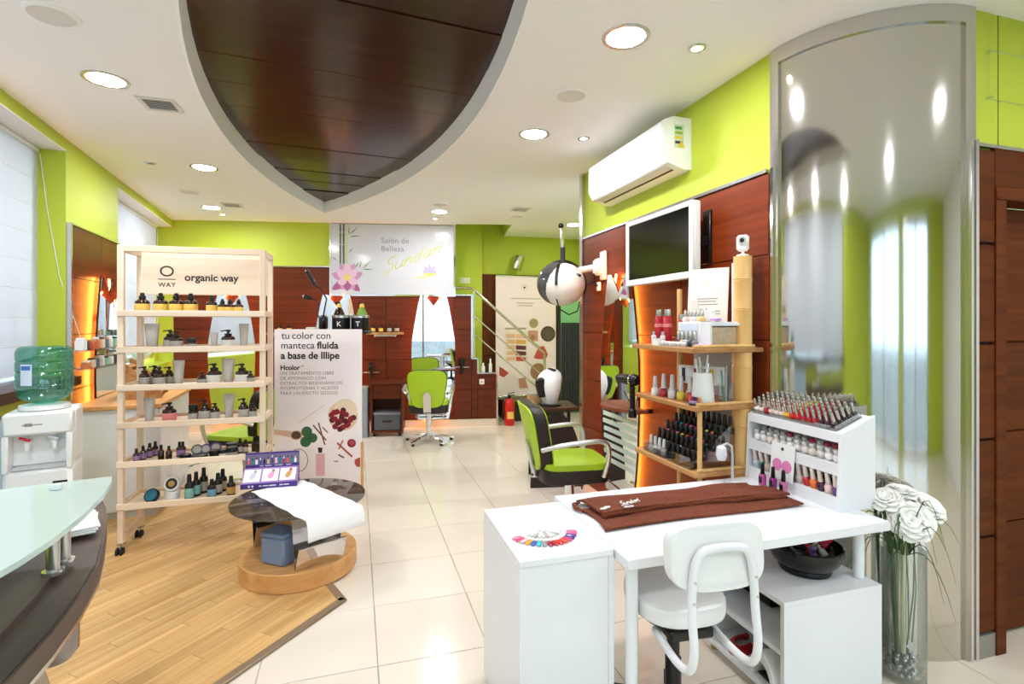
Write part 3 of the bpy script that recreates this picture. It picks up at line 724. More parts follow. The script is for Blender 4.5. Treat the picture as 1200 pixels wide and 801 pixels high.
m = MB(); m.bb(-.03, .03, -.03, 0, -.05, 0, .004); m.build('shelf_bracket', STEEL, sh)
# half-round shelf with dryer on the right mirror
sh = thing('half_round_shelf', 'brown half-round shelf on the right mirror above the pale stripes', 'shelf'); sh.matrix_world = RWF @ Matrix.Translation((-3.45, -.076, .83))
m = MB(); m.prism([(.26 * math.cos(a), -.20 * math.sin(a)) for a in [PI * i / 20 for i in range(21)]], 0, .022); m.build('shelf_board', wood('shelf_red', (112, 56, 34), (146, 80, 52), 'X', .8, .35), sh)
m = MB(); m.bb(-.03, .03, -.03, 0, -.05, 0, .004); m.build('shelf_bracket', STEEL, sh)
def hair_dryer(name, label, M):
    t = thing(name, label, 'hair dryer'); t.matrix_world = M
    m = MB(); m.T = Matrix.Rotation(PI / 2, 4, 'Y'); m.lathe([(.026, -.11), (.03, -.10), (.036, -.03), (.042, .03), (.04, .07), (.028, .085)], n=18); m.build('barrel', BLACK, t)
    m = MB(); m.lathe([(.014, -.15), (.017, -.14), (.018, -.02)], c=(.03, 0, 0), n=12); m.build('handle', BLACK, t)
    m = MB(); m.T = Matrix.Rotation(PI / 2, 4, 'Y'); m.lathe([(.030, -.112), (.03, -.106)], n=18); m.lathe([(.043, .028), (.044, .034), (.043, .04)], n=18); m.build('chrome_ring', CHROME, t)
    m = MB(); m.tube([(.03, 0, -.15), (.035, .02, -.19), (.0, .05, -.2), (-.06, .06, -.16), (-.1, .05, -.1)], .004, 6); m.build('cable', BLACK, t)
hair_dryer('hair_dryer', 'black and chrome hair dryer in a holder over the half-round shelf', RWF @ Matrix.Translation((-3.29, -.17, 1.06)) @ Matrix.Rotation(R(15), 4, 'Z'))
t = thing('dryer_stand', 'black post holding the hair dryer beside the half-round shelf', 'dryer holder'); t.matrix_world = RWF @ Matrix.Translation((-3.24, -.17, .80))
m = MB(); m.lathe([(.03, 0), (.03, .05), (.018, .06), (.018, .20), (.024, .21)], n=14); m.build('post', BLACK, t)
m = MB(); m.bb(-.015, .015, 0, .17, .02, .05, .004); m.build('wall_arm', BLACK, t)

# switches
for F, x, z, l in ((BF, 4.118, .59, 'white wall switch on the low wood partition'),):
    t = thing('wall_switch', l, 'switch'); t.matrix_world = F @ Matrix.Translation((x, -.018, z))
    m = MB(); m.bb(-.035, .035, -.008, 0, 0, .075, .003); m.build('switch_plate', WHITEP, t); m = MB(); m.bb(-.012, .012, -.013, -.008, .025, .05, .002); m.build('switch_key', LABG, t)
t = thing('wall_switch', 'double switch plate on the dark lime wall by the handrail', 'switch', (1.59, 7.8, 2.06))
m = MB(); m.bb(-.08, .08, -.01, 0, 0, .085, .003); m.build('switch_plate', WHITEP, t)
for x in (-.04, .04): m = MB(); m.bb(x - .03, x + .03, -.014, -.01, .012, .073, .002); m.build('switch_key', LABW, t)
# wall lamp
t = thing('wall_lamp', 'tilted brushed metal cylinder lamp on the far lime wall', 'wall lamp', (2.44, 7.9, 2.40))
m = MB(); m.T = Matrix.Translation((0, -.10, 0)) @ Matrix.Rotation(R(18), 4, 'Y'); m.lathe([(.05, -.11), (.075, -.11), (.078, -.1), (.078, .1), (.07, .11)], n=20); m.build('lamp_shade', STEEL, t)
m = MB(); m.cyl((0, 0, 0), (0, -.06, 0), .02); m.cyl((0, 0, 0), (0, -.008, 0), .045, n=18); m.build('lamp_arm', STEEL, t)
# ------------------------------------------------------------------ product trolley
TROL = Matrix.Translation((-1.414, 3.843, 0)) @ Matrix.Rotation(R(-1.), 4, 'Z')
def trolley():
    t = thing('product_trolley', 'pale wooden trolley shelf with a lettered header board and casters', 'shelf'); t.matrix_world = TROL
    w, d, ztop = .815, .29, 1.95
    p = .034
    for x in (0, w):
        for y in (0, d):
            m = MB(); m.box((x, y, (ztop + .075) / 2), (p, p, ztop - .075), .003); m.build('post', PINE, t)
    for y in (0, d):
        m = MB(); m.bb(p / 2, w - p / 2, y - .014, y + .014, ztop - .04, ztop, .002); m.build('top_rail', PINEX, t)
    for x in (0, w):
        m = MB(); m.bb(x - .014, x + .014, p / 2, d - p / 2, ztop - .04, ztop, .002); m.build('top_rail', PINEX, t)
        m = MB(); m.bb(x - .014, x + .014, p / 2, d - p / 2, .09, .135, .002); m.build('foot_rail', PINEX, t)
    m = MB(); m.bb(p / 2, w - p / 2, d - .02, d, 1.655, ztop - .04, .001); hb = m.build('header_board', PINEX, t)
    text('lettering', 'organic way', .07, INK, hb, face(.272, d - .0205, 1.752), .0018)
    text('lettering', 'WAY', .042, INK, hb, face(.165, d - .0205, 1.707), .0006, align='CENTER', space=1.15)
    m = MB(); m.T = Matrix.Translation((.165, d - .021, 1.815)) @ Matrix.Scale(1.15, 4, (1, 0, 0))
    m.tube([(.032 * math.cos(a), 0, .032 * math.sin(a)) for a in [2 * PI * i / 28 for i in range(28)]], .0055, 6, True); m.v = [Vector((v.x, d - .0209 + .1 * (v.y - d + .021), v.z)) for v in m.v]; m.build('emblem_ring', INK, hb)
    m = MB(); m.bb(.112, .219, d - .0212, d - .0202, 1.757, 1.762); m.build('emblem_line', INK, hb)
    zs = [1.535, 1.305, 1.066, .832, .585, .322]
    for z in zs:
        m = MB(); m.bb(-.016, w + .016, p / 2, d - p / 2, z - .03, z - .016); s = m.build('shelf_board', PINEX, t)
        m = MB(); m.bb(-.017, w + .017, -.03, -.017, z - .034, z + .004, .002); m.build('front_rail', PINEX, s)
        m = MB(); m.bb(p / 2, w - p / 2, d - .012, d + .002, z - .034, z + .004, .002); m.build('back_rail', PINEX, s)
        for x in (0, w): m = MB(); m.bb(x - .012, x + .012, p / 2, d - p / 2, z - .034, z + .004, .002); m.build('side_rail', PINEX, s)
    for x in (0, w):
        for y in (0, d):
            m = MB(); m.box((x, y, .068), (.04, .04, .006), .001); m.tube([(x, y, .065), (x, y - .012, .05), (x, y - .018, .028)], .006, 6); c = m.build('caster', STEEL, t)
            for s in (-1, 1): m = MB(); m.cyl((x + s * .006, y - .018, .027), (x + s * .018, y - .018, .027), .027, n=18); m.build('caster_wheel', RUBBER, c)
    return zs
ZS = trolley()
def onshelf(row, u, y=.05): return TROL @ Vector(((u - 142) / 165 * .815, y, ZS[row] - .016))
RN = ['top', 'second', 'third', 'fourth', 'fifth', 'bottom']
def stock():
    G = 'products on the trolley'
    for i, u in enumerate((161, 182, 200, 217)): bottle('dropper_bottle', 'large amber dropper bottle, yellow label, %s from left on top trolley shelf' % ORD[i], onshelf(0, u, .06), .041, .135, 'dropper', lab=LABY, group=G)
    for i, u in enumerate((242, 255, 264, 275)): bottle('dropper_bottle', 'small amber dropper bottle, yellow label, %s from left on top trolley shelf' % ORD[i + 4], onshelf(0, u, .06), .029 if i else .033, .10 if i else .125, 'dropper', lab=LABY, group=G)
    def row(r, items):
        for i, it in enumerate(items):
            where = '%s from left on %s trolley shelf' % (ORD[i], RN[r])
            k = it[0]; p = onshelf(r, it[1], it[2])
            if k == 'tube': tube_pack('grey cream tube standing on its cap, ' + where, p, it[3], it[4], R(random.uniform(-12, 12)), group=G)
            elif k == 'jar': bottle('cosmetic_jar', 'small amber jar with black lid, ' + where, p, it[3], it[4], 'screw', lab=it[5], group=G, cat='jar')
            else: bottle('pump_bottle' if k == 'pump' else 'dropper_bottle', ('amber pump bottle with %s label, ' if k == 'pump' else 'amber bottle with %s label, ') % it[6] + where, p, it[3], it[4], k, lab=it[5], group=G, parent_rz=R(random.uniform(-40, 40)))
    row(1, [('tube', 172, .06, .088, .165), ('pump', 190, .10, .036, .125, LABG, 'grey'), ('pump', 200, .06, .04, .115, LABG, 'grey'), ('jar', 218, .06, .03, .07, LABG), ('tube', 245, .06, .05, .105), ('pump', 262, .06, .042, .125, LABW, 'cream'), ('tube', 281, .07, .062, .165)])
    row(2, [('pump', 164, .05, .03, .13, LABG, 'grey'), ('pump', 171, .12, .03, .13, LABG, 'grey'), ('pump', 181, .05, .035, .125, LABG, 'grey'), ('pump', 188, .12, .03, .12, LABG, 'grey'), ('tube', 203, .06, .07, .165), ('pump', 231, .05, .028, .085, LABG, 'grey'), ('pump', 245, .06, .045, .14, LABW, 'cream'), ('tube', 262, .06, .08, .17), ('pump', 279, .06, .042, .135, LABW, 'cream'), ('pump', 290, .05, .025, .085, LABG, 'grey')])
    row(3, [('tube', 169, .06, .068, .16), ('pump', 192, .06, .04, .125, LABPK, 'pink'), ('screw', 220, .06, .029, .105, LABG, 'grey'), ('pump', 234, .06, .034, .135, LABG, 'grey'), ('pump', 246, .06, .028, .11, LABG, 'grey'), ('tube', 263, .06, .07, .17), ('pump', 281, .06, .033, .135, LABG, 'grey'), ('pump', 293, .06, .024, .10, LABG, 'grey')])
    for i, (u, y, l, h) in enumerate(((155, .05, LABP, .085), (159, .10, LABP, .09), (163, .15, LABP, .095), (166, .2, LABP, .095), (183, .05, None, .10), (192, .05, None, .09), (200, .12, LABP, .10), (204, .12, LABP, .10), (274, .12, LABG, .10), (281, .12, LABG, .09), (291, .15, None, .10), (297, .12, None, .11))):
        bottle('dropper_bottle', 'small dark dropper bottle, %s from left on fifth trolley shelf' % ORD[i], onshelf(4, u, y), .0185, h, 'plain', lab=l, group=G)
    PURP = mat('purple_lid', (92, 62, 120), .35); GREYL = mat('grey_lid', (90, 92, 98), .4)
    def jar(i, u, y, r, h, m1, m2, flat=True, lab=''):
        t = thing('cosmetic_jar', lab, 'jar', onshelf(4, u, y), 0, G); t.rotation_euler = (0 if flat else R(68), 0, R(10))
        dz = 0 if flat else 0
        m = MB(); m.lathe([(r * .9, 0), (r * .95, .003), (r * .95, h * .5)], n=20); m.build('jar_body', m1, t)
        m = MB(); m.lathe([(r, h * .5), (r, h * .96), (r * .95, h)], n=20); m.build('jar_lid', m2, t)
        if not flat:
            t.location.z += r * .95; m = MB(); m.lathe([(r * .7, h), (r * .68, h + .001)], n=20); m.build('lid_print', LABG, t)
    for i, (u, y, r, h, a, b, fl) in enumerate(((211, .05, .035, .03, BLACK, BLACK, 1), (221, .13, .035, .03, WHITEP, GREYL, 0), (228, .05, .05, .022, BLACK, BLACK, 1), (231, .14, .034, .03, PURP, PURP, 0), (242, .16, .036, .03, PURP, PURP, 0), (246, .06, .035, .045, BLACK, BLACK, 1), (256, .06, .03, .045, LABW, BLACK, 1), (267, .05, .036, .06, LABG, BLACK, 1), (262, .16, .036, .065, BLACK, BLACK, 1))):
        jar(i, u, y, r, h, a, b, fl, '%s cosmetic jar, %s from left on fifth trolley shelf' % ('flat dark' if fl else 'upturned round', ORD[i]))
    # bottom shelf
    TEAL = mat('teal_print', (40, 110, 130), .4)
    t = thing('round_tin', 'round teal tin leaning on the bottom trolley shelf', 'tin', onshelf(5, 172, .06), 0, G); t.rotation_euler = (R(58), 0, R(-15)); t.location.z += .035
    m = MB(); m.lathe([(.042, -.012), (.044, -.01), (.044, .012), (.042, .014)], n=24); m.build('tin_body', BLACK, t); m = MB(); m.lathe([(.037, .014), (.036, .0155)], n=24); m.build('tin_print', TEAL, t)
    t = thing('round_tin', 'flat white round tub lying on the bottom trolley shelf', 'tin', onshelf(5, 193, .10), 0, G)
    m = MB(); m.lathe([(.04, 0), (.043, .003), (.043, .03), (.041, .033)], n=24); m.build('tin_body', WHITEP, t); m = MB(); m.lathe([(.046, .033), (.046, .046), (.044, .048)], n=24); m.build('tin_lid', WHITEP, t)
    t = thing('round_tin', 'white tub with dark lid standing on edge on the white tub', 'tin', onshelf(5, 193, .10) + Vector((0, 0, .048 + .044)), 0, G); t.rotation_euler = (R(75), 0, R(-5))
    m = MB(); m.lathe([(.043, -.016), (.046, -.014), (.046, .014), (.044, .016)], n=24); m.build('tin_body', WHITEP, t); m = MB(); m.lathe([(.035, .016), (.034, .0175)], n=24); m.build('tin_print', DARKG, t); m = MB(); m.lathe([(.02, .0175), (.018, .0185)], n=20); m.build('tin_emblem', LABGD, t)
    for i, (u, y, l, h, nm) in enumerate(((217, .03, LABT, .165, 'teal'), (221, .10, LABT, .16, 'teal'), (227, .16, LABG, .17, 'grey'), (243, .04, LABB, .12, 'blue'), (247, .11, LABG, .14, 'grey'), (250, .17, LABG, .15, 'grey'), (266, .05, LABGD, .13, 'gold'))):
        bottle('dropper_bottle', 'slim black bottle, %s label, %s from left on bottom trolley shelf' % (nm, ORD[i]), onshelf(5, u, y), .027 if h > .125 else .026, h, 'plain', body=BLACK, lab=l, group=G)
stock()

# ------------------------------------------------------------------ plinth table with smoked glass
def glass_table():
    C = (-.32, 3.33)
    t = thing('display_table', 'round oak plinth with folded steel supports and smoked glass top', 'table', (C[0], C[1], .0105))
    m = MB(); m.lathe([(.318, 0), (.325, .004), (.325, .098), (.319, .104)], n=48); m.build('plinth', OAKP, t)
    e = thing_dir = math.atan2(.153, .302)
    def vsheet(name, off, L):
        T = Matrix.Translation(off) @ Matrix.Rotation(e, 4, 'Z')
        m = MB(); m.T = T
        th = .004
        prof = [(.0, .104), (.05, .104 + .0), (.05 + .0, .106)]
        # tall arm leaning back to the glass, short arm leaning out
        a = [(0, .105), (.055, .405), (.055 + th, .405), (th, .105)]
        m.loft([[(0, y, z) for y, z in a], [(L, y, z) for y, z in a]])
        m.build('tall_arm', CHROME, t)
        m = MB(); m.T = T
        a = [(0, .105), (-.05, .235), (-.05 - th, .235), (-th - .002, .105)]
        m.loft([[(0, y, z) for y, z in a], [(L, y, z) for y, z in a]]); m.build('short_arm', CHROME, t)
        m = MB(); m.T = T; m.cyl((0, -.054, .235), (L, -.054, .235), .007, n=10); m.build('rolled_edge', CHROME, t)
    vsheet('v', (.005, -.30, 0), .27); vsheet('v', (-.265, .10, 0), .32)
    m = MB(); m.lathe([(.37, .406), (.375, .408), (.375, .414), (.37, .416)], n=64); m.build('glass_top', SMOKE, t)
glass_table()
ZG = .0105 + .416
# blue-grey box on the plinth
t = thing('storage_box', 'blue-grey plastic box with lid under the smoked glass', 'box', (-.405, 3.20, .1145), R(-38))
m = MB(); m.box((0, 0, .075), (.17, .14, .15), .012); m.build('box_body', mat('blue_grey_plastic', (128, 146, 178), .4), t)
m = MB(); m.box((0, 0, .162), (.18, .15, .024), .01); m.build('box_lid', mat('blue_grey_lid', (118, 136, 168), .4), t)
# white paper runner draped over the edge
e = math.atan2(.153, .302); 
def runner():
    m = MB(); n = 26; L0 = -.66
    rows = []
    ax = Vector((.89, -.456)) ; 
    # path: along the table towards the camera-right edge, then falling
    P = []
    for i in range(n + 1):
        s = i / n
        if s < .78: P.append((s / .78 * .70, ZG + .003))
        else:
            u = (s - .78) / .22; P.append((.70 + .03 * math.sin(u * 1.5), ZG + .003 - .10 * u * u - .005 * u))
    W0 = .33
    top = []
    for k in range(11):
        v = (k / 10 - .5) * W0
        top.append([(s_, v + .004 * math.sin(s_ * 30 + k), z_ + .0012 * math.sin(k * 2.1 + s_ * 40) + .0012) for s_, z_ in P])
    vs = []; fs = []
    for k in range(11):
        for i in range(n + 1): vs.append(top[k][i])
    for k in range(11):
        for i in range(n + 1): x, y, z = top[k][i]; vs.append((x + (.002 if i > n * .78 else 0) * -1, y, z - .0018))
    N = n + 1; O = 11 * N
    for k in range(10):
        for i in range(n):
            a = k * N + i; fs.append((a, a + 1, a + N + 1, a + N)); fs.append((O + a, O + a + N, O + a + N + 1, O + a + 1))
    for i in range(n): fs.append((i, O + i, O + i + 1, i + 1)); a = 10 * N + i; fs.append((a, a + 1, O + a + 1, O + a))
    for k in range(10): a = k * N; fs.append((a, a + N, O + a + N, O + a)); a = k * N + n; fs.append((a, O + a, O + a + N, a + N))
    m.add(vs, fs)
    o = m.build('paper_runner', mat('white_paper_cloth', (243, 242, 240), .75, bump=(60, .3)), ang=60)
    return o
o = runner(); tag(o, 'white paper runner draped over the smoked glass table', 'paper sheet')
o.location = (-.47, 3.58, 0); o.rotation_euler = (0, 0, R(-59))
# purple counter display
def counter_display():
    t = thing('counter_display', 'purple cardboard counter display with printed nail photos on the glass table', 'display', (-.515, 3.635, ZG + .006), R(-2))
    PUR = mat('purple_card', (72, 46, 128), .4); LIL = mat('lilac_card', (150, 110, 176), .4); PIC = mat('photo_white', (240, 232, 236), .4)
    w = .32
    m = MB(); m.bb(-w / 2, w / 2, -.09, .07, 0, .004); m.build('base', PUR, t)
    a = [(-.09, 0), (-.09, .03), (.0, .105), (.0, .0)]
    m = MB(); m.loft([[(-w / 2, y, z) for y, z in a], [(w / 2, y, z) for y, z in a]]); m.build('sloped_tray', LIL, t)
    m = MB(); m.bb(-w / 2 - .003, w / 2 + .003, -.093, -.089, 0, .031); s = m.build('front_band', PUR, t)
    bars('print_line', [(-.05, .015, .015), (-.02, .015, .03), (.02, .015, .04), (.07, .015, .02), (.10, .015, .03)], .006, WHITE, s, -.0935)
    for x in (-.115, -.095): m = MB(); m.cyl((x, -.0930, .0155), (x, -.0945, .0155), .0065, n=14); m.build('band_dot', WHITE, s)
    m = MB(); m.bb(-w / 2 + .005, w / 2 + .003, .0, .012, .0, .2, .001); bkb = m.build('back_panel', PUR, t)
    rnd = random.Random(4)
    sl = math.atan2(.075, .09)
    for i, (x, c) in enumerate(((-.105, (196, 184, 206)), (0, (236, 150, 186)), (.103, (196, 150, 90)))):
        m = MB(); m.T = Matrix.Translation((x, -.045, .0695)) @ Matrix.Rotation(sl, 4, 'X'); m.bb(-.047, .047, -.048, .042, 0, .0015); p = m.build('photo_card', PIC, t)
        m = MB(); m.T = Matrix.Translation((x + .006, -.045, .0715)) @ Matrix.Rotation(sl, 4, 'X') @ Matrix.Rotation(-.35, 4, 'Z')
        m.pillow((0, -.008, 0), .032, .05, .003, 2.5); m.build('printed_nail', mat('print_%d' % i, c, .4), p)
        m = MB(); m.T = Matrix.Translation((x + .012, -.045, .0715)) @ Matrix.Rotation(sl, 4, 'X'); m.bb(-.006, .010, .015, .036, 0, .0015); m.build('printed_brush', mat('print_b%d' % i, ((150, 140, 150), (150, 110, 120), (196, 70, 70))[i], .4), p)
    m = MB(); m.bb(-w / 2 + .006, w / 2 + .002, -.0012, 0, .108, .124); s = m.build('middle_band', PUR, t)
    bars('print_line', [(-.06, .116, .02), (-.02, .116, .04), (.04, .116, .05), (.10, .116, .03)], .004, WHITE, s, -.0016)
    m = MB(); m.bb(-w / 2 + .008, w / 2, -.001, 0, .124, .19); s = m.build('bottle_photo', mat('photo_dark', (120, 108, 140), .4), t)
    cols = [(230, 90, 100), (60, 140, 120), (240, 240, 240), (60, 80, 150), (30, 30, 40), (210, 190, 150), (90, 60, 130), (240, 200, 210), (40, 120, 160), (170, 60, 60)]
    for i in range(13):
        x = -w / 2 + .018 + i * .023; hh = rnd.uniform(.022, .04)
        m = MB(); m.bb(x, x + .013, -.0018, -.001, .128, .128 + hh); m.build('printed_bottle', mat('pb%d' % (i % 10), cols[i % 10], .4), s)
        m = MB(); m.bb(x + .004, x + .009, -.0018, -.001, .128 + hh, .128 + hh + .014); m.build('printed_cap', BLACK if i % 3 else WHITE, s)
counter_display()
# ------------------------------------------------------------------ tall poster board and the equipment behind it
POSTERM = mat('poster_blush', (246, 236, 236), .45, noise=(1.5, .02))
def disc_print(parent, x, z, r, m_, y, n=24, name='printed_bowl', sx=1.):
    m = MB(); m.slab([(x + sx * r * math.cos(2 * PI * i / n), z + r * math.sin(2 * PI * i / n)) for i in range(n)], y, y + .0004); return m.build(name, m_, parent)
def poly_print(parent, name, pts, m_, y):
    m = MB(); m.slab(pts, y, y + .0004); return m.build(name, m_, parent)
def stick(parent, name, x0, z0, x1, z1, w, m_, y):
    d = Vector((x1 - x0, z1 - z0)).normalized(); nx, nz = -d.y * w / 2, d.x * w / 2
    return poly_print(parent, name, [(x0 + nx, z0 + nz), (x1 + nx, z1 + nz), (x1 - nx, z1 - nz), (x0 - nx, z0 - nz)], m_, y)
def poster():
    a = math.atan2(4.59 - 4.76, .045 + .655)
    t = thing('poster_board', 'tall blush poster board with black lettering and a bowl of berries', 'poster', (-.655, 4.755, 0), a)
    w, h = .72, 1.405
    m = MB(); m.bb(0, w, 0, .03, .03, h, .002); b = m.build('board', POSTERM, t)
    m = MB(); m.bb(w - .004, w + .012, -.004, .035, .02, .45, .002); m.build('side_strip', OAKP, t)
    m = MB(); m.bb(.05, w - .05, -.06, .16, 0.0, .03, .004); m.build('foot', OAKP, t)
    GI = mat('ink_thin_grey', (150, 138, 136), .6)
    def z(v): return h - (v - 57) / 740 * h * .98    # reading down the poster
    def x(u): return (u - 47) / 372 * w
    def words(ws, size, x0, z0, gap=.25):
        for s_, bold in ws:
            o = text('lettering', s_, size, INK, b, face(x0, -.0006, z0), bold); x0 += max(v.co.x for v in o.data.vertices) + gap * size
    words([('tu', .0003), ('color', .0003), ('con', .0003)], .083, x(77), z(100))
    words([('manteca', .0003), ('fluida', .0022)], .083, x(74), z(144))
    words([('a', .0022), ('base', .0022), ('de', .0022), ('Illipe', .0022)], .083, x(74), z(190))
    words([('Hcolor', .0016)], .056, x(72), z(240)); words([('™', 0.)], .024, x(160), z(229))
    for i, s in enumerate(('UN TRATAMIENTO LIBRE', 'DE AMONIACO CON', 'EXTRACTOS BIODINÁMICOS,', 'FITOPROTEÍNAS Y ACEITES', 'PARA UN EFECTO SEDOSO')):
        text('lettering', s, .038, GI, b, face(x(72), -.0006, z(262 + i * 22.5)), 0, space=1.04)
    CR_ = mat('print_cream', (226, 196, 160), .6); BER = mat('print_berry', (136, 28, 40), .5); BERD = mat('print_berry_dark', (88, 16, 30), .5); LEA = mat('print_leaf', (58, 104, 66), .5); SPO = mat('print_spoon', (220, 180, 156), .6); SEED = mat('print_seed', (86, 66, 54), .6); STK = mat('print_stick', (124, 78, 60), .6); STK2 = mat('print_cinnamon', (178, 88, 66), .6); PINK = mat('print_pinkbottle', (226, 176, 180), .5); DK = mat('print_dark', (50, 40, 42), .5)
    y = -.0005
    disc_print(b, x(340), z(450), .125, CR_, y); disc_print(b, x(350), z(425), .10, mat('print_cream2', (236, 214, 186), .6), y - .0001)
    r_ = random.Random(3)
    for i in range(24):
        aa = r_.uniform(0, 2 * PI); rr = .10 * math.sqrt(r_.random()); disc_print(b, x(338) + rr * math.cos(aa), z(462) + rr * .95 * math.sin(aa), .024, BER if i % 3 else BERD, y - .0005 - i * .00005, 12, 'printed_berry')
    poly_print(b, 'printed_spoon', [(x(47), z(508)), (x(120), z(516)), (x(120), z(545)), (x(47), z(530))], SPO, y)
    disc_print(b, x(140), z(535), .042, SPO, y - .0001, sx=1.25); disc_print(b, x(140), z(535), .033, SEED, y - .0003, sx=1.25)
    for cx, cy, rr in ((185, 520, .045), (180, 565, .045), (210, 548, .04)): disc_print(b, x(cx), z(cy), rr, LEA, y - .0004, 16, 'printed_leaf')
    for q in ((150, 480, 260, 400, .006, CR_), (212, 490, 268, 560, .012, STK), (235, 480, 262, 580, .012, STK), (252, 500, 275, 525, .010, STK), (315, 572, 380, 636, .016, STK2), (340, 560, 322, 600, .012, STK2), (320, 625, 345, 640, .012, SEED), (300, 655, 320, 655, .008, STK)):
        stick(b, 'printed_stick', x(q[0]), z(q[1]), x(q[2]), z(q[3]), q[4], q[5], y - .0001)
    disc_print(b, x(377), z(574), .036, BER, y, name='printed_plum'); disc_print(b, x(378), z(572), .022, mat('print_plum_light', (176, 70, 84), .5), y - .0002, name='printed_plum_core')
    m = MB(); m.slab([(x(390), z(650)), (x(408), z(640)), (x(414), z(640)), (x(414), z(682)), (x(400), z(682)), (x(390), z(668))], y, y + .0004); m.build('printed_plum', mat('print_red2', (176, 74, 62), .5), b)
    poly_print(b, 'printed_bottle', [(x(224), z(620)), (x(262), z(620)), (x(262), z(720)), (x(224), z(720))], PINK, y); poly_print(b, 'printed_cap', [(x(232), z(592)), (x(252), z(592)), (x(250), z(616)), (x(235), z(616))], DK, y)
    m = MB(); m.tube([(x(150) + .075 * math.cos(k), 0, z(648) + .095 * math.sin(k)) for k in [2 * PI * i / 30 for i in range(30)]], .003, 5, True); m.v = [Vector((v.x, y + .05 * v.y, v.z)) for v in m.v]; m.build('printed_loop', STK, b)
    return a
PANG = poster()
def workstation():
    """slim black pedestal behind the poster that carries canisters, spray bottles and gooseneck lamps"""
    t = thing('equipment_stand', 'slim black stand behind the poster carrying black canisters', 'stand', (-.15, 5.05, 0), PANG)
    m = MB(); m.lathe([(.2, 0), (.2, .02), (.03, .035), (.022, .06), (.022, 1.36)], n=24); m.build('post', BLACK, t)
    m = MB(); m.box((0, 0, 1.375), (.56, .26, .03), .01); m.build('tray', BLACK, t)
    def cn(x, y, s_, l):
        c = thing('canister', l, 'canister', t.matrix_basis @ Vector((x, y, 1.39)), PANG, 'black canisters on the stand')
        m = MB(); m.lathe([(.078, 0), (.08, .004), (.08, .115)], n=24); m.build('canister_body', BLACK, c); m = MB(); m.lathe([(.082, .115), (.082, .135), (.075, .14)], n=24); m.build('canister_lid', STEEL, c)
        text('lettering', s_, .06, WHITE, c, face(-.02, -.0815, .04), .001)
    t.rotation_euler = (0, 0, PANG); bpy.context.view_layer.update()
    cn(.03, -.03, 'K', 'left black canister with silver lid and white letter K above the poster'); cn(.20, -.03, 'T', 'right black canister with silver lid and white letter T above the poster')
    for x, b_, l in ((-.02, AMBER, 'dark spray bottle with yellow nozzle above the poster'), (.19, mat('green_bottle', (120, 160, 60), .2), 'green spray bottle with yellow nozzle above the poster')):
        c = thing('spray_bottle', l, 'bottle', t.matrix_basis @ Vector((x, .085, 1.39)), PANG, 'spray bottles on the stand')
        m = MB(); m.lathe([(.05, 0), (.052, .01), (.05, .15), (.03, .2), (.018, .215)], n=18); m.build('body', b_, c); m = MB(); m.lathe([(.024, .213), (.022, .235), (.012, .25)], n=14); m.build('cap', LABY, c)
        m = MB(); m.box((-.015, 0, .255), (.05, .018, .022), .004); m.build('trigger', BLACK, c)
    m = MB(); m.box((-.14, 0, 1.46), (.06, .12, .14), .02); m.build('lamp_housing', BLACK, t)
    for pts, hd, l in (([(-.14, 0, 1.52), (-.12, -.02, 1.60), (-.105, -.02, 1.68), (-.15, -.02, 1.76), (-.20, -.03, 1.80)], ((-.20, -.03, 1.80), (-.275, -.04, 1.93)), 'tall black gooseneck lamp rising above the poster'), ([(-.15, 0, 1.46), (-.20, -.02, 1.56), (-.165, -.02, 1.63), (-.21, -.02, 1.67), (-.25, -.03, 1.68)], ((-.25, -.03, 1.68), (-.30, -.03, 1.70)), 'short black gooseneck lamp above the poster')):
        g = thing('gooseneck_lamp', l, 'lamp', t.matrix_basis @ Vector((0, 0, 0)), PANG, 'gooseneck lamps')
        m = MB(); m.tube(pts, .007, 8); m.build('neck', BLACK, g); m = MB(); m.cyl(hd[0], hd[1], .016, .02, 12); m.build('lamp_head', BLACK, g)
        dd = (Vector(hd[1]) - Vector(hd[0])).normalized(); m = MB(); m.cyl(Vector(hd[1]), Vector(hd[1]) + dd * .012, .019, .016, 12); m.build('lamp_lens', CHROME, g)
    m = MB(); m.pillow((-.24, -.02, 1.405), .10, .05, .03, 2.6); m.build('cloth_pad', LABW, t)
workstation()

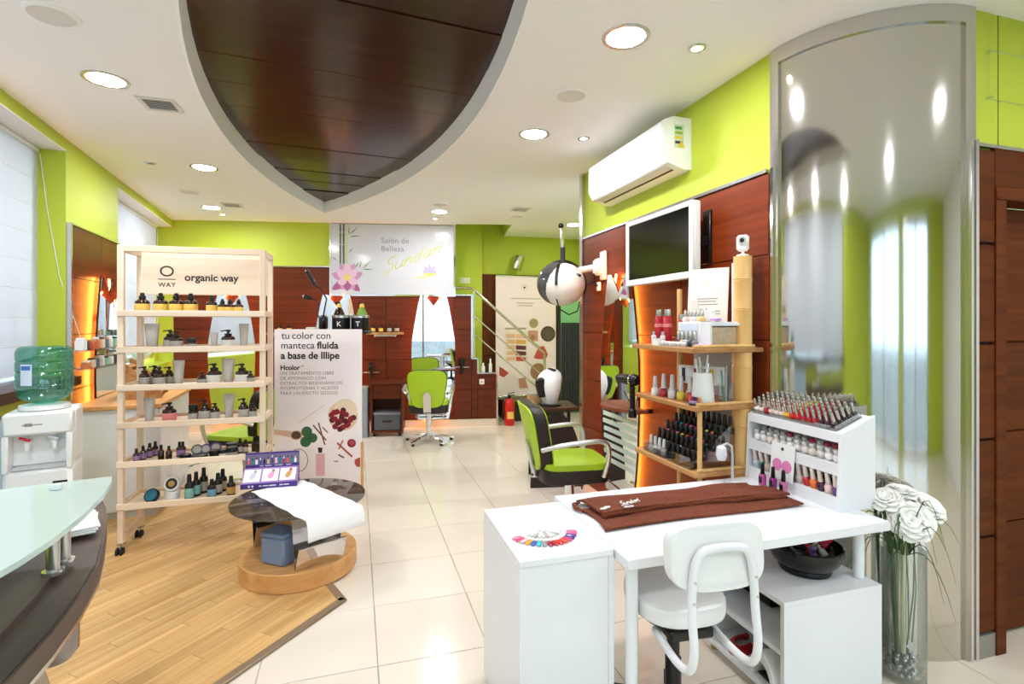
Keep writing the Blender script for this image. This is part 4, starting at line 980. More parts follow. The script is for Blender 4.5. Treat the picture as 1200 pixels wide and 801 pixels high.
# ------------------------------------------------------------------ lime styling chairs
def styling_chair():
    t = thing('styling_chair', 'x', 'chair')
    # chair faces local +Y
    m = MB(); m.lathe([(.03, .07), (.03, .10), (.028, .22), (.034, .222), (.034, .38)], n=16); m.build('gas_column', CHROME, t)
    base = MB(); base.lathe([(.05, .05), (.055, .06), (.05, .095), (.035, .10)], n=18); b = base.build('base_hub', CHROME, t)
    for i in range(5):
        a = 2 * PI * i / 5 + .3; m = MB()
        m.T = Matrix.Rotation(a, 4, 'Z')
        m.loft([[(x, s1 * w, z0 + (h if s2 else 0)) for s1, s2 in ((-1, 0), (1, 0), (1, 1), (-1, 1))] for x, w, z0, h in ((.03, .026, .055, .04), (.15, .022, .05, .028), (.29, .017, .03, .018), (.31, .012, .028, .014))]); m.build('base_arm', CHROME, b)
        m = MB(); m.T = Matrix.Rotation(a, 4, 'Z'); m.lathe([(.018, 0), (.02, .006), (.018, .03)], c=(.285, 0, 0), n=12); m.build('glide', RUBBER, b)
    m = MB(); m.box((0, 0, .385), (.22, .24, .02), .004); m.tube([(.06, .02, .378), (.17, .03, .37), (.24, .02, .36)], .006, 6); m.build('mechanism', BLACK, t)
    m = MB(); m.pillow((0, 0, .43), .48, .48, .10, 5., 32, 6, .2); m.build('seat_base', BLACKLEA, t)
    m = MB(); m.pillow((0, .005, .49), .475, .47, .05, 5., 32, 6, .35); m.build('seat_cushion', LIMELEA, t)
    # backrest: flares upwards, leans back and curves round the sitter
    def bk(dy, sc):
        def fn(x, y, z):
            u = (y + .24) / .48; wdt = .84 + .30 * u
            X = x * wdt; Yb = -.21 - .10 * u - z - .0 + .9 * X * X * .6
            return (X, Yb + dy, .45 + .46 * u)
        return fn
    m = MB(); m.pillow((0, 0, 0), .45, .48, .088, 4.5, 36, 8, .2, bk(0.0, 1)); m.build('backrest_core', BLACKLEA, t)
    m = MB(); m.pillow((0, 0, 0), .435, .468, .024, 4.5, 36, 6, .3, bk(-.043, 1)); m.build('backrest_rear', LIMELEA, t)
    m = MB(); m.pillow((0, 0, 0), .425, .46, .024, 4.5, 36, 6, .3, bk(.043, 1)); m.build('backrest_front', LIMELEA, t)
    m = MB(); pr = []
    for i in range(9):
        u = i / 8; wv = .045 if u < .8 else .045 * math.sqrt(max(.05, 1 - ((u - .8) / .2) ** 2)); z = .40 + .25 * u; yy = -.21 - .10 * (z - .45) / .46 - .066
        pr.append([(-wv, yy, z), (wv, yy, z), (wv, yy + .012, z), (-wv, yy + .012, z)])
    m.loft(pr); m.box((0, -.20, .39), (.06, .16, .012), .002); m.build('back_plate', STEEL, t)
    ALU = mat('satin_aluminium', (222, 222, 220), .32, 1.)
    for s in (-1, 1):
        m = MB()
        pts = [(s * .24, .17, .43), (s * .275, .19, .55), (s * .295, .18, .645), (s * .297, .12, .68), (s * .297, -.05, .67), (s * .285, -.18, .65), (s * .235, -.25, .62)]
        sm = []
        for i in range(len(pts) - 1):
            p0, p1, p2, p3 = [Vector(pts[max(0, min(len(pts) - 1, i + k))]) for k in (-1, 0, 1, 2)]
            for k in range(4):
                u = k / 4; sm.append(.5 * (2 * p1 + (p2 - p0) * u + (2 * p0 - 5 * p1 + 4 * p2 - p3) * u * u + (3 * p1 - p0 - 3 * p2 + p3) * u ** 3))
        sm.append(Vector(pts[-1])); m.tube(sm, .017, 10); m.build('armrest', ALU, t)
    m = MB()
    for s in (-1, 1): m.tube([(s * .15, .2, .40), (s * .16, .32, .30), (s * .16, .38, .24)], .010, 8)
    m.tube([(-.2, .39, .235), (.2, .39, .235)], .012, 8); m.tube([(-.2, .34, .285), (.2, .34, .285)], .009, 8); m.build('footrest', CHROME, t)
    return t
c0 = styling_chair(); c0.location = (.86, 6.42, 0); c0.rotation_euler = (0, 0, R(-12)); c0['label'] = 'lime green styling chair seen from behind at the back mirror'
c0['group'] = 'lime styling chairs'
c1 = copy_tree(c0); c1.location = (1.45, 3.42, 0); c1.rotation_euler = (0, 0, R(-97)); c1['label'] = 'lime green styling chair seen from the side at the right mirror'
c2 = copy_tree(c0); c2.location = (-.92, 5.04, 0); c2.rotation_euler = (0, 0, R(62)); c2['label'] = 'lime green styling chair standing behind the product trolley'

# brown cabinet with grey box
def cabinet():
    t = thing('side_cabinet', 'reddish brown low cabinet with drawer and open shelf at the back wall', 'cabinet', (.41, 7.02, 0), BANG)
    w, d, h = .40, .34, .70
    m = MB(); m.bb(-w / 2 - .02, w / 2 + .02, -d / 2 - .02, d / 2, h - .03, h, .004); m.build('top_board', MAHO, t)
    for x in (-w / 2, w / 2 - .02): m = MB(); m.bb(x, x + .02, -d / 2, d / 2, .05, h - .03, .002); m.build('side_panel', MAHOZ, t)
    m = MB(); m.bb(-w / 2 + .02, w / 2 - .02, d / 2 - .015, d / 2, .05, h - .03); m.build('back_panel', MAHO, t)
    m = MB(); m.bb(-w / 2 + .02, w / 2 - .02, -d / 2, d / 2 - .015, .05, .075, .002); m.build('bottom_board', MAHO, t)
    m = MB(); m.bb(-w / 2 + .023, w / 2 - .023, -d / 2 + .004, d / 2 - .02, .485, h - .034, .003); m.build('drawer', MAHO, t)
    for x in (-.16, .16):
        for y in (-.13, .13): m = MB(); m.cyl((x, y, 0), (x, y, .05), .018, n=12); m.build('foot', BLACK, t)
    g = thing('storage_box', 'grey lidded fabric box with brown handle inside the brown cabinet', 'box', (.41, 7.01, .075), BANG)
    m = MB(); m.box((0, 0, .10), (.34, .27, .2), .008); m.build('box_body', mat('grey_box', (92, 92, 96), .6), g); m = MB(); m.box((0, 0, .215), (.352, .28, .035), .006); m.build('box_lid', mat('grey_box_lid', (128, 128, 132), .6), g)
    m = MB(); m.box((0, -.139, .12), (.12, .01, .025), .004); m.build('box_handle', BROWNW, g)
    # pale grey panel next to the cabinet, behind the poster
    g = thing('leaning_panel', 'narrow pale grey panel leaning left of the brown cabinet', 'panel', (.12, 7.0, 0), BANG)
    m = MB(); m.bb(-.06, .04, -.12, .1, 0, .62, .004); m.build('panel_body', mat('pale_grey_panel', (150, 156, 162), .5), g); m = MB(); m.bb(-.062, .042, -.125, .105, .62, .635, .004); m.build('panel_cap', LABG, g)
cabinet()
for x, y_, l, h, r_ in ((4.14, -.0, 'short white bottle on the low partition ledge', .13, .028), (4.245, 0, 'tall white bottle on the low partition ledge', .19, .024)):
    bottle('white_bottle', l, at(BF, x, .045, .758), r_, h, 'plain', body=WHITEP, capm=WHITEP, group='white bottles on the ledge')
m = MB(); m.bb(4.07, 4.33, -.04, .13, .758, .7585); 

# ------------------------------------------------------------------ stairs corner
def stairs():
    t = thing('stair_platform', 'dark wooden step platform below the tall far poster', 'step', (2.1, 7.35, 0))
    for i, (x0, x1, z) in enumerate(((0, .62, .30), (.62, .9, .15))):
        m = MB(); m.bb(x0, x1, -.02, .45, z - .035, z, .004); m.build('tread', BROWNW, t); m = MB(); m.bb(x0 + .03, x1 - .01, .02, .43, 0, z - .035); m.build('riser_box', BLACK, t)
    t = thing('handrail', 'stainless steel stair handrail slanting down before the far poster', 'handrail', (0, 7.36, 0))
    m = MB(); m.tube([(1.33, 0, 1.965), (1.60, 0, 1.955), (1.64, 0, 1.93), (2.70, 0, 1.02), (2.72, 0, .99), (2.72, 0, .302)], .02, 12); m.build('rail', STEEL, t)
    for dz in (.36, .62): m = MB(); m.tube([(1.62, .0, 1.93 - dz), (2.70, .0, 1.0 - dz * .95)], .011, 10); m.build('parallel_bar', STEEL, t)
    m = MB(); m.cyl((1.64, 0, .02), (1.64, 0, 1.93), .016); m.build('post', STEEL, t)
    m = MB(); m.lathe([(.045, .301), (.045, .309), (.022, .315)], c=(2.72, 0, 0), n=16); m.build('post_foot', STEEL, t)
stairs()
def rollup():
    t = thing('rollup_poster', 'tall pale roll-up poster with round bowls on the far wall', 'poster', (2.08, 7.81, 0))
    w = 1.0; z0, z1 = .33, 2.18
    m = MB(); m.bb(0, w, 0, .006, z0, z1); b = m.build('banner', mat('poster_pale', (250, 230, 234), .5), t)
    m = MB(); m.bb(-.02, w + .02, -.04, .03, z0 - .06, z0, .008); m.build('roller_base', STEEL, t); m = MB(); m.bb(0, w, -.006, .012, z1, z1 + .02, .003); m.build('top_bar', STEEL, t)
    m = MB(); m.cyl((.5, .03, .0), (.5, .03, z1), .01); m.build('support_pole', STEEL, t)
    def X(u): return (u - 48) / 317 * w
    def Z(v): return z1 - (v - 72) / 600 * (z1 - z0)
    F1 = mat('poster_ink_faint', (190, 170, 166), .6); y = -.0006
    m = MB(); m.tube([(X(197) + .045 * math.cos(k), 0, Z(125) + .045 * math.sin(k)) for k in [2 * PI * i / 20 for i in range(20)]], .003, 5, True); m.v = [Vector((v.x, y + .05 * v.y, v.z)) for v in m.v]; m.build('printed_emblem', F1, b)
    disc_print(b, X(197), Z(125), .018, INK, y, 12, 'printed_emblem')
    bars('print_line', [(X(205), Z(182), .5), (X(200), Z(205), .28), (X(200), Z(218), .25)], .014, F1, b, y)
    WB = mat('print_white', (240, 232, 226), .5); BR = mat('print_brown', (168, 122, 92), .6); OL = mat('print_olive', (96, 82, 66), .6); RD = mat('print_red', (206, 84, 74), .6); PE = mat('print_peach', (236, 186, 150), .6); AM = mat('print_amber', (232, 170, 90), .6); WI = mat('print_wine', (116, 48, 66), .6); TC = mat('print_terracotta', (206, 150, 126), .6)
    disc_print(b, X(245), Z(308), .11, WB, y); disc_print(b, X(245), Z(308), .075, mat('print_sand', (170, 146, 108), .6), y - .0002)
    disc_print(b, X(322), Z(363), .125, mat('print_bowl_dark', (70, 64, 58), .6), y); disc_print(b, X(322), Z(365), .10, OL, y - .0002)
    poly_print(b, 'printed_tile', [(X(215), Z(345)), (X(268), Z(345)), (X(268), Z(400)), (X(215), Z(400))], TC, y); disc_print(b, X(240), Z(380), .04, BR, y - .0002)
    disc_print(b, X(268), Z(560), .19, WB, y, sx=.95); disc_print(b, X(268), Z(557), .135, BR, y - .0002, sx=.95)
    poly_print(b, 'printed_chart', [(X(95), Z(345)), (X(215), Z(345)), (X(215), Z(505)), (X(95), Z(505))], mat('print_chart', (242, 226, 214), .6), y)
    for i, (c1_, c2_) in enumerate(((PE, PE), (PE, AM), (PE, WI), (PE, WI), (PE, RD))):
        z = 362 + i * 29
        poly_print(b, 'printed_swatch', [(X(103), Z(z)), (X(148), Z(z)), (X(148), Z(z + 20)), (X(103), Z(z + 20))], c1_, y - .0002); poly_print(b, 'printed_swatch', [(X(152), Z(z)), (X(205), Z(z + 4)), (X(205), Z(z + 24)), (X(152), Z(z + 22))], c2_, y - .0002)
    bars('print_line', [(X(150), Z(335), .35)], .03, mat('print_taupe', (176, 160, 146), .6), b, y)
    poly_print(b, 'printed_powder', [(X(245), Z(485)), (X(270), Z(430)), (X(300), Z(425)), (X(322), Z(470)), (X(310), Z(495)), (X(265), Z(492))], RD, y)
    poly_print(b, 'printed_powder', [(X(165), Z(590)), (X(200), Z(585)), (X(215), Z(640)), (X(170), Z(640))], TC, y)
    poly_print(b, 'printed_flower', [(X(65), Z(525)), (X(90), Z(540)), (X(115), Z(560)), (X(90), Z(582)), (X(66), Z(570))], mat('print_flower', (190, 70, 60), .6), y)
rollup()
def extinguisher():
    t = thing('fire_extinguisher', 'red fire extinguisher standing at the partition end', 'fire extinguisher', (2.10, 7.13, 0))
    RED = mat('extinguisher_red', (196, 28, 24), .3)
    m = MB(); m.lathe([(.07, 0), (.075, .01), (.075, .31), (.06, .36), (.025, .385)], n=24); m.build('cylinder', RED, t)
    m = MB(); m.lathe([(.026, .383), (.026, .41), (.016, .42)], n=12); m.box((.03, 0, .425), (.11, .02, .014), .004); m.box((.03, 0, .455), (.10, .018, .012), .004, ry=-.2); m.build('valve', BLACK, t)
    m = MB(); m.tube([(-.02, 0, .41), (-.09, -.01, .38), (-.1, -.02, .25), (-.085, -.02, .12)], .009, 8); m.build('hose', BLACK, t)
    m = MB(); m.prism([(.076 * math.cos(a), .076 * math.sin(a)) for a in [R(-130 + 8 * i) for i in range(11)]] + [(.0755 * math.cos(a), .0755 * math.sin(a)) for a in [R(-50 - 8 * i) for i in range(11)]], .10, .2); m.build('label_band', LABY, t)
extinguisher()
# ------------------------------------------------------------------ right wall: dryer hood, television, air conditioner
def hood_dryer():
    t = thing('hood_dryer', 'white globe hair-dryer hood with black strap on a wall arm', 'hood dryer', (1.76, 4.3, 1.80))
    HWH = mat('hood_white', (236, 230, 218), .25)
    m = MB(); m.T = Matrix.Rotation(R(-20), 4, 'Y'); rings = []
    m.sphere((0, 0, 0), .2, 28, 18, (1, 1, .95)); m.build('globe', HWH, t)
    m = MB(); m.sphere((-.027, .035, .01), .194, 28, 18); m.build('visor', mat('smoky_visor', (104, 104, 106), .1, .6), t)
    m = MB(); m.T = Matrix.Rotation(R(-8), 4, 'Z') @ Matrix.Rotation(R(14), 4, 'Y')
    m.tube([(.206 * math.cos(a), .0, .206 * math.sin(a)) for a in [R(-10) + R(200) * i / 26 for i in range(27)]], .014, 8); m.build('strap', BLACK, t)
    m = MB(); m.T = Matrix.Rotation(R(52), 4, 'Z'); m.tube([(-.203 * math.cos(a), 0, .203 * math.sin(a)) for a in [R(-5) + R(60) * i / 12 for i in range(13)]], .013, 8); m.build('side_bar', BLACK, t)
    m = MB(); m.lathe([(.035, .185), (.035, .215), (.02, .22)], n=14); m.tube([(0, 0, .21), (0, 0, .33)], .022, 10); m.build('pivot', DARKG, t)
    m = MB(); m.tube([(0, 0, .33), (-.01, 0, .44), (-.015, 0, .50)], [.022, .016, .012], 10); m.build('upper_rod', CHROME, t); m = MB(); m.sphere((-.017, 0, .52), .025, 12, 8); m.build('rod_knob', BLACK, t)
    m = MB(); m.tube([(.12, -.02, .12), (.2, -.18, .135), (.225, -.30, .14)], .03, 12); m.build('wall_arm', HWH, t)
    m = MB(); m.box((.20, -.30, .13), (.07, .10, .14), .02); m.box((.228, -.34, .14), (.025, .10, .24), .008); m.build('wall_mount', HWH, t)
    m = MB(); m.box((.225, -.26, -.03), (.022, .05, .075), .004); m.build('socket', WHITEP, t)
    m = MB(); m.tube([(-.1, -.1, -.13), (-.08, -.12, -.22), (0, -.14, -.27), (.08, -.14, -.24), (.11, -.12, -.16)], .006, 6); m.tube([(.17, -.28, .08), (.19, -.25, 0), (.22, -.26, -.03)], .006, 6); m.build('cable', BLACK, t)
    m = MB(); m.tube([(.05, -.155, .08), (.075, -.175, .075), (.095, -.165, .065)], .012, 8); m.build('dial', BLACK, t)
hood_dryer()
def helmet_table():
    t = thing('tool_table', 'dark table with curved side panel beside the far right chair', 'table', (1.70, 4.58, 0), R(-10))
    m = MB(); m.prism([(-.2 + .46 * i / 16, -.22 - .03 * math.sin(PI * i / 16)) for i in range(17)] + [(.26, .2), (-.2, .2)], .68, .70); m.build('table_top', BROWNW, t)
    m = MB(); q = [(-.24 * math.cos(a) + .06, .66 * math.sin(a)) for a in [PI * i / 24 for i in range(25)]]
    m.slab(q, -.26, -.235); m.build('curved_side', mat('dark_panel', (42, 30, 27), .3), t)
    for x in (-.02, .16): m = MB(); m.cyl((x, -.26, .56 - (0 if x > 0 else .0)), (x, -.267, .56), .012, n=12); m.build('steel_screw', CHROME, t)
    for x in (-.12, .2):
        for y in (-.1, .16): m = MB(); m.cyl((x, y, 0), (x, y, .68), .016, n=10); m.build('leg', BLACK, t)
    h = thing('hood_helmet', 'white helmet-shaped hair steamer standing on the dark table', 'hair steamer', (1.72, 4.50, .70), R(20))
    m = MB(); rings = []
    for i in range(15):
        u = i / 14; z = .33 * u; r_ = .045 + .08 * math.sin(PI * min(1, u * .72 + .06)) ** .9
        if u > .72: r_ *= math.sqrt(max(.015, 1 - ((u - .72) / .282) ** 2))
        rings.append([(-.03 * math.sin(PI * u) + .02 * u + r_ * .85 * math.cos(2 * PI * j / 22), r_ * math.sin(2 * PI * j / 22), z + .015) for j in range(22)])
    m.loft(rings); m.build('shell', WHITEP, h)
    m = MB(); m.lathe([(.1, 0), (.1, .014), (.07, .018)], n=20); m.build('base', BLACK, h)
    m = MB(); m.T = Matrix.Rotation(R(-14), 4, 'Y'); m.pillow((-.05, .0, .19), .13, .10, .18, 2.3); m.build('face_opening', BLACK, h); m = MB(); m.T = Matrix.Rotation(R(28), 4, 'Y'); m.pillow((-.155, -.02, .275), .05, .11, .05, 2.3); m.build('top_cap', BLACK, h)
    g = thing('small_box', 'small beige box beside the white steamer', 'box', (1.60, 4.62, .70), 0); m = MB(); m.box((0, 0, .045), (.11, .09, .09), .006); m.build('box_body', mat('beige_box', (196, 150, 104), .5), g); m = MB(); m.box((0, 0, .095), (.114, .094, .012), .003); m.build('box_lid', LABG, g)
helmet_table()
def tv():
    t = thing('television', 'flat television with white frame on the right wall arm', 'television', (1.865, 2.955, 1.945))
    m = MB(); m.bb(-.0, .05, -.385, .385, -.225, .225, .008); m.build('back_shell', WHITEP, t)
    m = MB()
    for a in ((-.385, -.35, -.225, .225), (.35, .385, -.225, .225), (-.35, .35, .195, .225), (-.35, .35, -.225, -.185)): m.bb(-.012, .004, a[0], a[1], a[2], a[3], .003)
    m.build('bezel', WHITEP, t)
    m = MB(); m.bb(-.004, .002, -.352, .352, -.188, .198); m.build('screen', mat('screen_black', (10, 11, 9), .12), t)
    m = MB(); m.bb(.05, .12, -.03, .03, -.04, .04, .006); m.bb(.12, .137, -.37, -.30, -.14, .18, .004); m.bb(.05, .12, -.36, -.31, -.03, .03, .004); m.bb(.12, .137, -.30, .04, -.04, .04, .004); m.build('wall_mount', BLACK, t)
tv()
def aircon():
    t = thing('air_conditioner', 'white wall air conditioner with louvre below the ceiling', 'air conditioner', (2.02, 3.345, 2.42))
    L = .535
    pr = [(0, 0), (0, .32), (-.13, .325), (-.19, .30), (-.205, .25), (-.205, .09), (-.17, .035), (-.06, 0)]
    m = MB(); m.loft([[(x, -L, z) for x, z in pr], [(x, L, z) for x, z in pr]]); m.build('body', WHITEP, t)
    m = MB(); m.bb(-.2085, -.2045, -L + .012, L - .012, .10, .285, .002); m.build('front_panel', WHITE, t)
    m = MB(); m.T = Matrix.Translation((-.135, 0, .024)) @ Matrix.Rotation(R(17), 4, 'Y'); m.bb(-.032, .032, -L + .06, L - .06, -.006, 0, .002); m.build('louvre', mat('louvre_grey', (215, 212, 205), .4), t)
    m = MB(); m.T = Matrix.Translation((-.094, 0, .010)) @ Matrix.Rotation(R(17), 4, 'Y'); m.bb(-.008, .006, -L + .06, L - .06, -.003, .002); m.build('air_slot', BLACK, t)
    m = MB(); m.bb(-.125, -.055, -L - .0015, -L, .13, .275); s = m.build('energy_sticker', mat('sticker_pale', (206, 216, 190), .5), t)
    for i, c in enumerate(((70, 150, 70), (150, 180, 60), (230, 200, 60), (60, 60, 60))):
        m = MB(); m.bb(-.118, -.07 + .004 * (i % 2), -L - .0022, -L - .0015, .245 - i * .03, .262 - i * .03); m.build('sticker_mark', mat('mark%d' % i, c, .5), s)
    m = MB(); m.loft([[(-.10, -L - .002, .135), (-.075, -L - .002, .175), (-.05, -L - .002, .135)], [(-.10, -L - .0028, .135), (-.075, -L - .0028, .175), (-.05, -L - .0028, .135)]]); m.build('warning_sign', mat('warn', (226, 196, 50), .5), s)
    m = MB(); m.cyl((-.03, -L, .075), (-.03, -L - .003, .075), .018, n=16); m.build('pipe_cap', WHITE, t)
aircon()

# ------------------------------------------------------------------ bamboo shelf rack
RX0, RX1, RY0, RY1 = 1.56, 1.99, 2.17, 2.74
RZ = [1.335, 1.05, .725]
def rack():
    t = thing('bamboo_rack', 'three-tier wooden rack with bamboo poles by the right wall', 'rack', (0, 0, 0))
    for z, dx in zip(RZ, (0, .02, .02)):
        m = MB(); m.bb(RX0 + dx, RX1, RY0, RY1, z - .024, z, .003); s = m.build('shelf_board', SHELFW, t)
        m = MB(); m.cyl((RX0 + dx + .02, RY0 + .012, z + .008), (RX1 - .05, RY0 + .012, z + .008), .009, n=10); m.build('front_cane', BAMBOO, s)
    prof = lambda r_, zz: [(r_ * q, z_) for q, z_ in zz]
    def pole(x, y, r_, z1, nodes, nm):
        m = MB(); pf = [(r_, 0)]
        for zn in nodes: pf += [(r_, zn - .012), (r_ * 1.05, zn - .004), (r_ * .98, zn), (r_ * 1.05, zn + .004), (r_, zn + .012)]
        pf += [(r_, z1), (r_ * .8, z1 + .001)]
        m.lathe(pf, c=(x, y, 0), n=22); m.build(nm, BAMBOO, t)
    pole(1.905, 2.222, .045, 1.80, (.3, .62, .93, 1.23, 1.53, 1.68), 'bamboo_pole')
    m = MB(); m.lathe([(.03, 0), (.03, 1.78)], c=(1.965, 2.33, 0), n=16); m.build('white_pole', WHITEP, t)
    pole(1.63, 2.20, .012, 1.026, (.35, .9), 'front_post')
    pole(1.86, 2.70, .016, 1.66, (.4, .8, 1.2, 1.5), 'rear_post')
    for z in RZ[:2]: m = MB(); m.box((1.96, 2.48, z - .16), (.004, .44, .27)); m.build('back_sheet', mat('pale_sheet', (196, 200, 206), .4), t)
rack()
# little security camera on the pole
t = thing('security_camera', 'small white camera standing on top of the bamboo pole', 'camera', (1.905, 2.222, 1.801), R(-50))
m = MB(); m.lathe([(.03, 0), (.03, .008), (.008, .014), (.007, .03)], n=16); m.build('stand', WHITEP, t)
m = MB(); m.box((0, 0, .068), (.06, .03, .085), .012); m.build('camera_body', WHITEP, t); m = MB(); m.cyl((0, -.015, .08), (0, -.021, .08), .02, n=20); l = m.build('lens_ring', STEEL, t); m = MB(); m.cyl((0, -.021, .08), (0, -.023, .08), .011, n=16); m.build('lens', BLACK, l)
# polish bottles --------------------------------------------------
def polish_meshes():
    b = MB(); b.lathe([(.0135, 0), (.015, .003), (.015, .022), (.011, .029), (.006, .032)], n=12)
    c = MB(); c.lathe([(.0085, .031), (.009, .033), (.0065, .07), (.0045, .073)], n=10)
    r2 = MB(); r2.lathe([(.008, 0), (.0165, .008), (.018, .018), (.0145, .028), (.008, .033)], n=14)
    c2 = MB(); c2.lathe([(.010, .032), (.0105, .034), (.0105, .046), (.008, .048)], n=12)
    return b.mesh('body', BLACK), c.mesh('cap', STEEL), r2.mesh('body', WHITEP), c2.mesh('cap', STEEL)
PB, PC, JB, JC = polish_meshes()
SILV = mat('silver_cap', (190, 186, 178), .25, .9)
CAPG = mat('soft_grey_cap', (205, 205, 206), .35)
def lacq(c): return mat('lacquer_%d_%d_%d' % c, c, .12, coat=.6)
def polish(label, loc, c, cap=None, group=None, sc=1., round_=False, rx=0.):
    t = thing('nail_polish', label, 'nail polish', loc, 0, group)
    if rx: t.rotation_euler = (0, rx, 0)
    t.scale = (sc, sc, sc)
    share('body', JB if round_ else PB, t, m=lacq(c)); share('cap', JC if round_ else PC, t, m=cap or SILV)
    return t
def rack_items():
    G1, G2, G3 = 'products on the top rack shelf', 'products on the middle rack shelf', 'black gel polishes in the acrylic riser'
    z = RZ[0]
    RED = mat('red_spray', (170, 22, 42), .25)
    for i, (x, y, h) in enumerate(((1.72, 2.70, .20), (1.71, 2.60, .20), (1.74, 2.50, .17))):
        t = thing('spray_can', 'tall red spray can with silver cap, %s from the television mirror' % ORD[i], 'spray can', (x, y, z), 0, G1)
        m = MB(); m.lathe([(.024, 0), (.025, .003), (.025, h * .78), (.02, h * .82)], n=16); m.build('can_body', RED, t); m = MB(); m.lathe([(.0205, h * .82), (.021, h * .83), (.020, h), (.017, h * 1.01)], n=16); m.build('cap', STEEL, t); m = MB(); m.lathe([(.0254, h * .5), (.0254, h * .6)], n=16); m.build('emblem', LABPK, t)
    for i in range(2):
        t = thing('small_vial', 'small silver vial beside the red spray cans, %s' % ('left' if i == 0 else 'right'), 'vial', (1.64 + .02 * i, 2.63 - .06 * i, z), 0, G1)
        m = MB(); m.lathe([(.014, 0), (.014, .05), (.010, .055)], n=12); m.build('body', CAPG, t); m = MB(); m.lathe([(.0105, .055), (.0105, .075)], n=12); m.build('cap', STEEL, t)
    t = thing('small_card_box', 'small white card box at the corner of the top rack shelf', 'box', (1.60, 2.52, z), 0); m = MB(); m.box((0, 0, .018), (.04, .055, .036), .002); m.build('box_body', WHITEP, t); m = MB(); m.box((0, 0, .037), (.042, .057, .003), .001); m.build('box_lid', CAPG, t)
    # white display box with lacquer samples
    t = thing('sample_display', 'white sample display box with grey nail polish row on the top rack shelf', 'display', (1.70, 2.36, z), 0)
    m = MB(); m.box((0.03, 0, .065), (.10, .19, .13), .003); m.build('display_body', WHITEP, t); m = MB(); m.box((.06, .0, .16), (.03, .19, .06), .003); m.build('display_step', WHITEP, t); m = MB(); m.box((.06, .06, .215), (.012, .06, .07), .002); m.build('display_card', LABW, t)
    m = MB(); m.box((-.021, 0, .075), (.002, .16, .09), 0); m.build('window_card', mat('pale_window', (214, 222, 236), .3), t)
    cols = [(70, 66, 78), (222, 160, 120), (150, 160, 172), (40, 52, 66), (120, 120, 128)]
    for i, c in enumerate(cols): polish('nail polish %s from left in front of the sample display' % ORD[i], (1.668, 2.43 - .035 * i, z), c, SILV, G1, 1.15)
    for i in range(6): polish('pale nail polish %s from left on top of the sample display' % ORD[i], (1.715, 2.44 - .03 * i, z + .13), ((226, 206, 200), (206, 176, 160), (232, 220, 214), (200, 200, 206), (226, 206, 150), (220, 190, 120))[i], SILV, G1, .9)
    for i in range(6):
        t = thing('cream_jar', 'tiny white-lidded jar %s from left along the top rack shelf edge' % ORD[i], 'jar', (1.605, 2.475 - .035 * i, z), 0, G1); m = MB(); m.lathe([(.012, 0), (.013, .002), (.013, .014)], n=14); m.build('jar_body', CAPG, t); m = MB(); m.lathe([(.014, .014), (.014, .024), (.012, .026)], n=14); m.build('jar_lid', WHITEP, t)
    t = thing('white_cube_tray', 'open white framed tray box beside the sample display', 'box', (1.79, 2.25, z), 0)
    m = MB(); m.bb(-.1, -.088, -.05, .042, 0, .122); m.bb(.078, .09, -.05, .042, 0, .122); m.bb(-.088, .078, -.05, -.042, .11, .122); m.bb(-.1, .09, .042, .05, 0, .13); m.bb(-.1, .09, -.042, .042, .122, .13); m.build('tray_frame', WHITE, t); m = MB(); m.bb(-.08, .07, -.036, .03, 0.0, .105, .003); m.build('inner_box', mat('beige_paper', (190, 168, 140), .7, noise=(60, .3)), t)
    LILA = mat('lilac_flower', (206, 150, 220), .6)
    for i, (x, y, zz) in enumerate(((1.74, 2.22, z + .132), (1.66, 2.235, z))):
        t = thing('fabric_flower', 'lilac fabric flower %s' % ('on top of the white framed tray' if i == 0 else 'at the front cane of the top rack shelf'), 'flower', (x, y, zz), 0, 'lilac fabric flowers')
        for k in range(6): m = MB(); a = k * PI / 3; m.pillow((.017 * math.cos(a), .017 * math.sin(a), .010), .024, .02, .012, 2.2, 12, 4); m.build('petal', LILA, t)
        m = MB(); m.sphere((0, 0, .014), .009, 10, 6); m.build('flower_heart', LABW, t)
    # framed card
    t = thing('text_card', 'tall cream card with printed text leaning on the top rack shelf', 'card', (1.86, 2.46, z), R(-62))
    m = MB(); m.T = Matrix.Rotation(R(-5), 4, 'X'); m.bb(-.115, .115, 0, .006, 0, .43, .001); b = m.build('card_board', mat('cream_card', (240, 234, 222), .5), t)
    T5 = Matrix.Rotation(R(-5), 4, 'X')
    text('lettering', 'cido', .062, FAINT, b, T5 @ face(-.07, -.0008, .165), .001)
    m = MB(); m.T = T5
    for q, w_, zz in ((0, .12, .26), (0, .10, .245), (-.01, .14, .228), (.04, .07, .19), (.045, .06, .175), (0, .15, .135), (0, .13, .11), (0, .12, .09)): m.bb(q - w_ / 2, q + w_ / 2, -.0012, -.0002, zz - .003, zz + .003)
    m.build('print_line', FAINT, b)
    m = MB(); m.T = T5; m.slab([(.02 * math.cos(a), .36 + .024 * math.sin(a)) for a in [i * PI / 6 for i in range(12)]], -.0012, -.0002); m.build('print_emblem', LABW, b)
    # middle shelf
    z = RZ[1]
    t = thing('price_card', 'small white picture card standing on the middle rack shelf', 'card', (1.80, 2.42, z + .075), R(-62))
    m = MB(); m.bb(-.13, .13, 0, .003, 0, .10); b = m.build('card_board', WHITEP, t)
    for i, (x, c) in enumerate(((-.10, (60, 50, 60)), (.0, (180, 30, 50)), (.03, (30, 30, 30)), (.06, (220, 190, 60)), (-.03, (150, 60, 90)))): m = MB(); m.bb(x - .01, x + .01, -.001, 0, .01, .085); m.build('card_picture', lacq(c), b)
    cs = [(236, 232, 228), (226, 226, 226), (176, 24, 48), (216, 216, 220), (222, 222, 224), (150, 60, 80), (228, 206, 60), (216, 216, 216), (200, 60, 70), (236, 236, 236)]
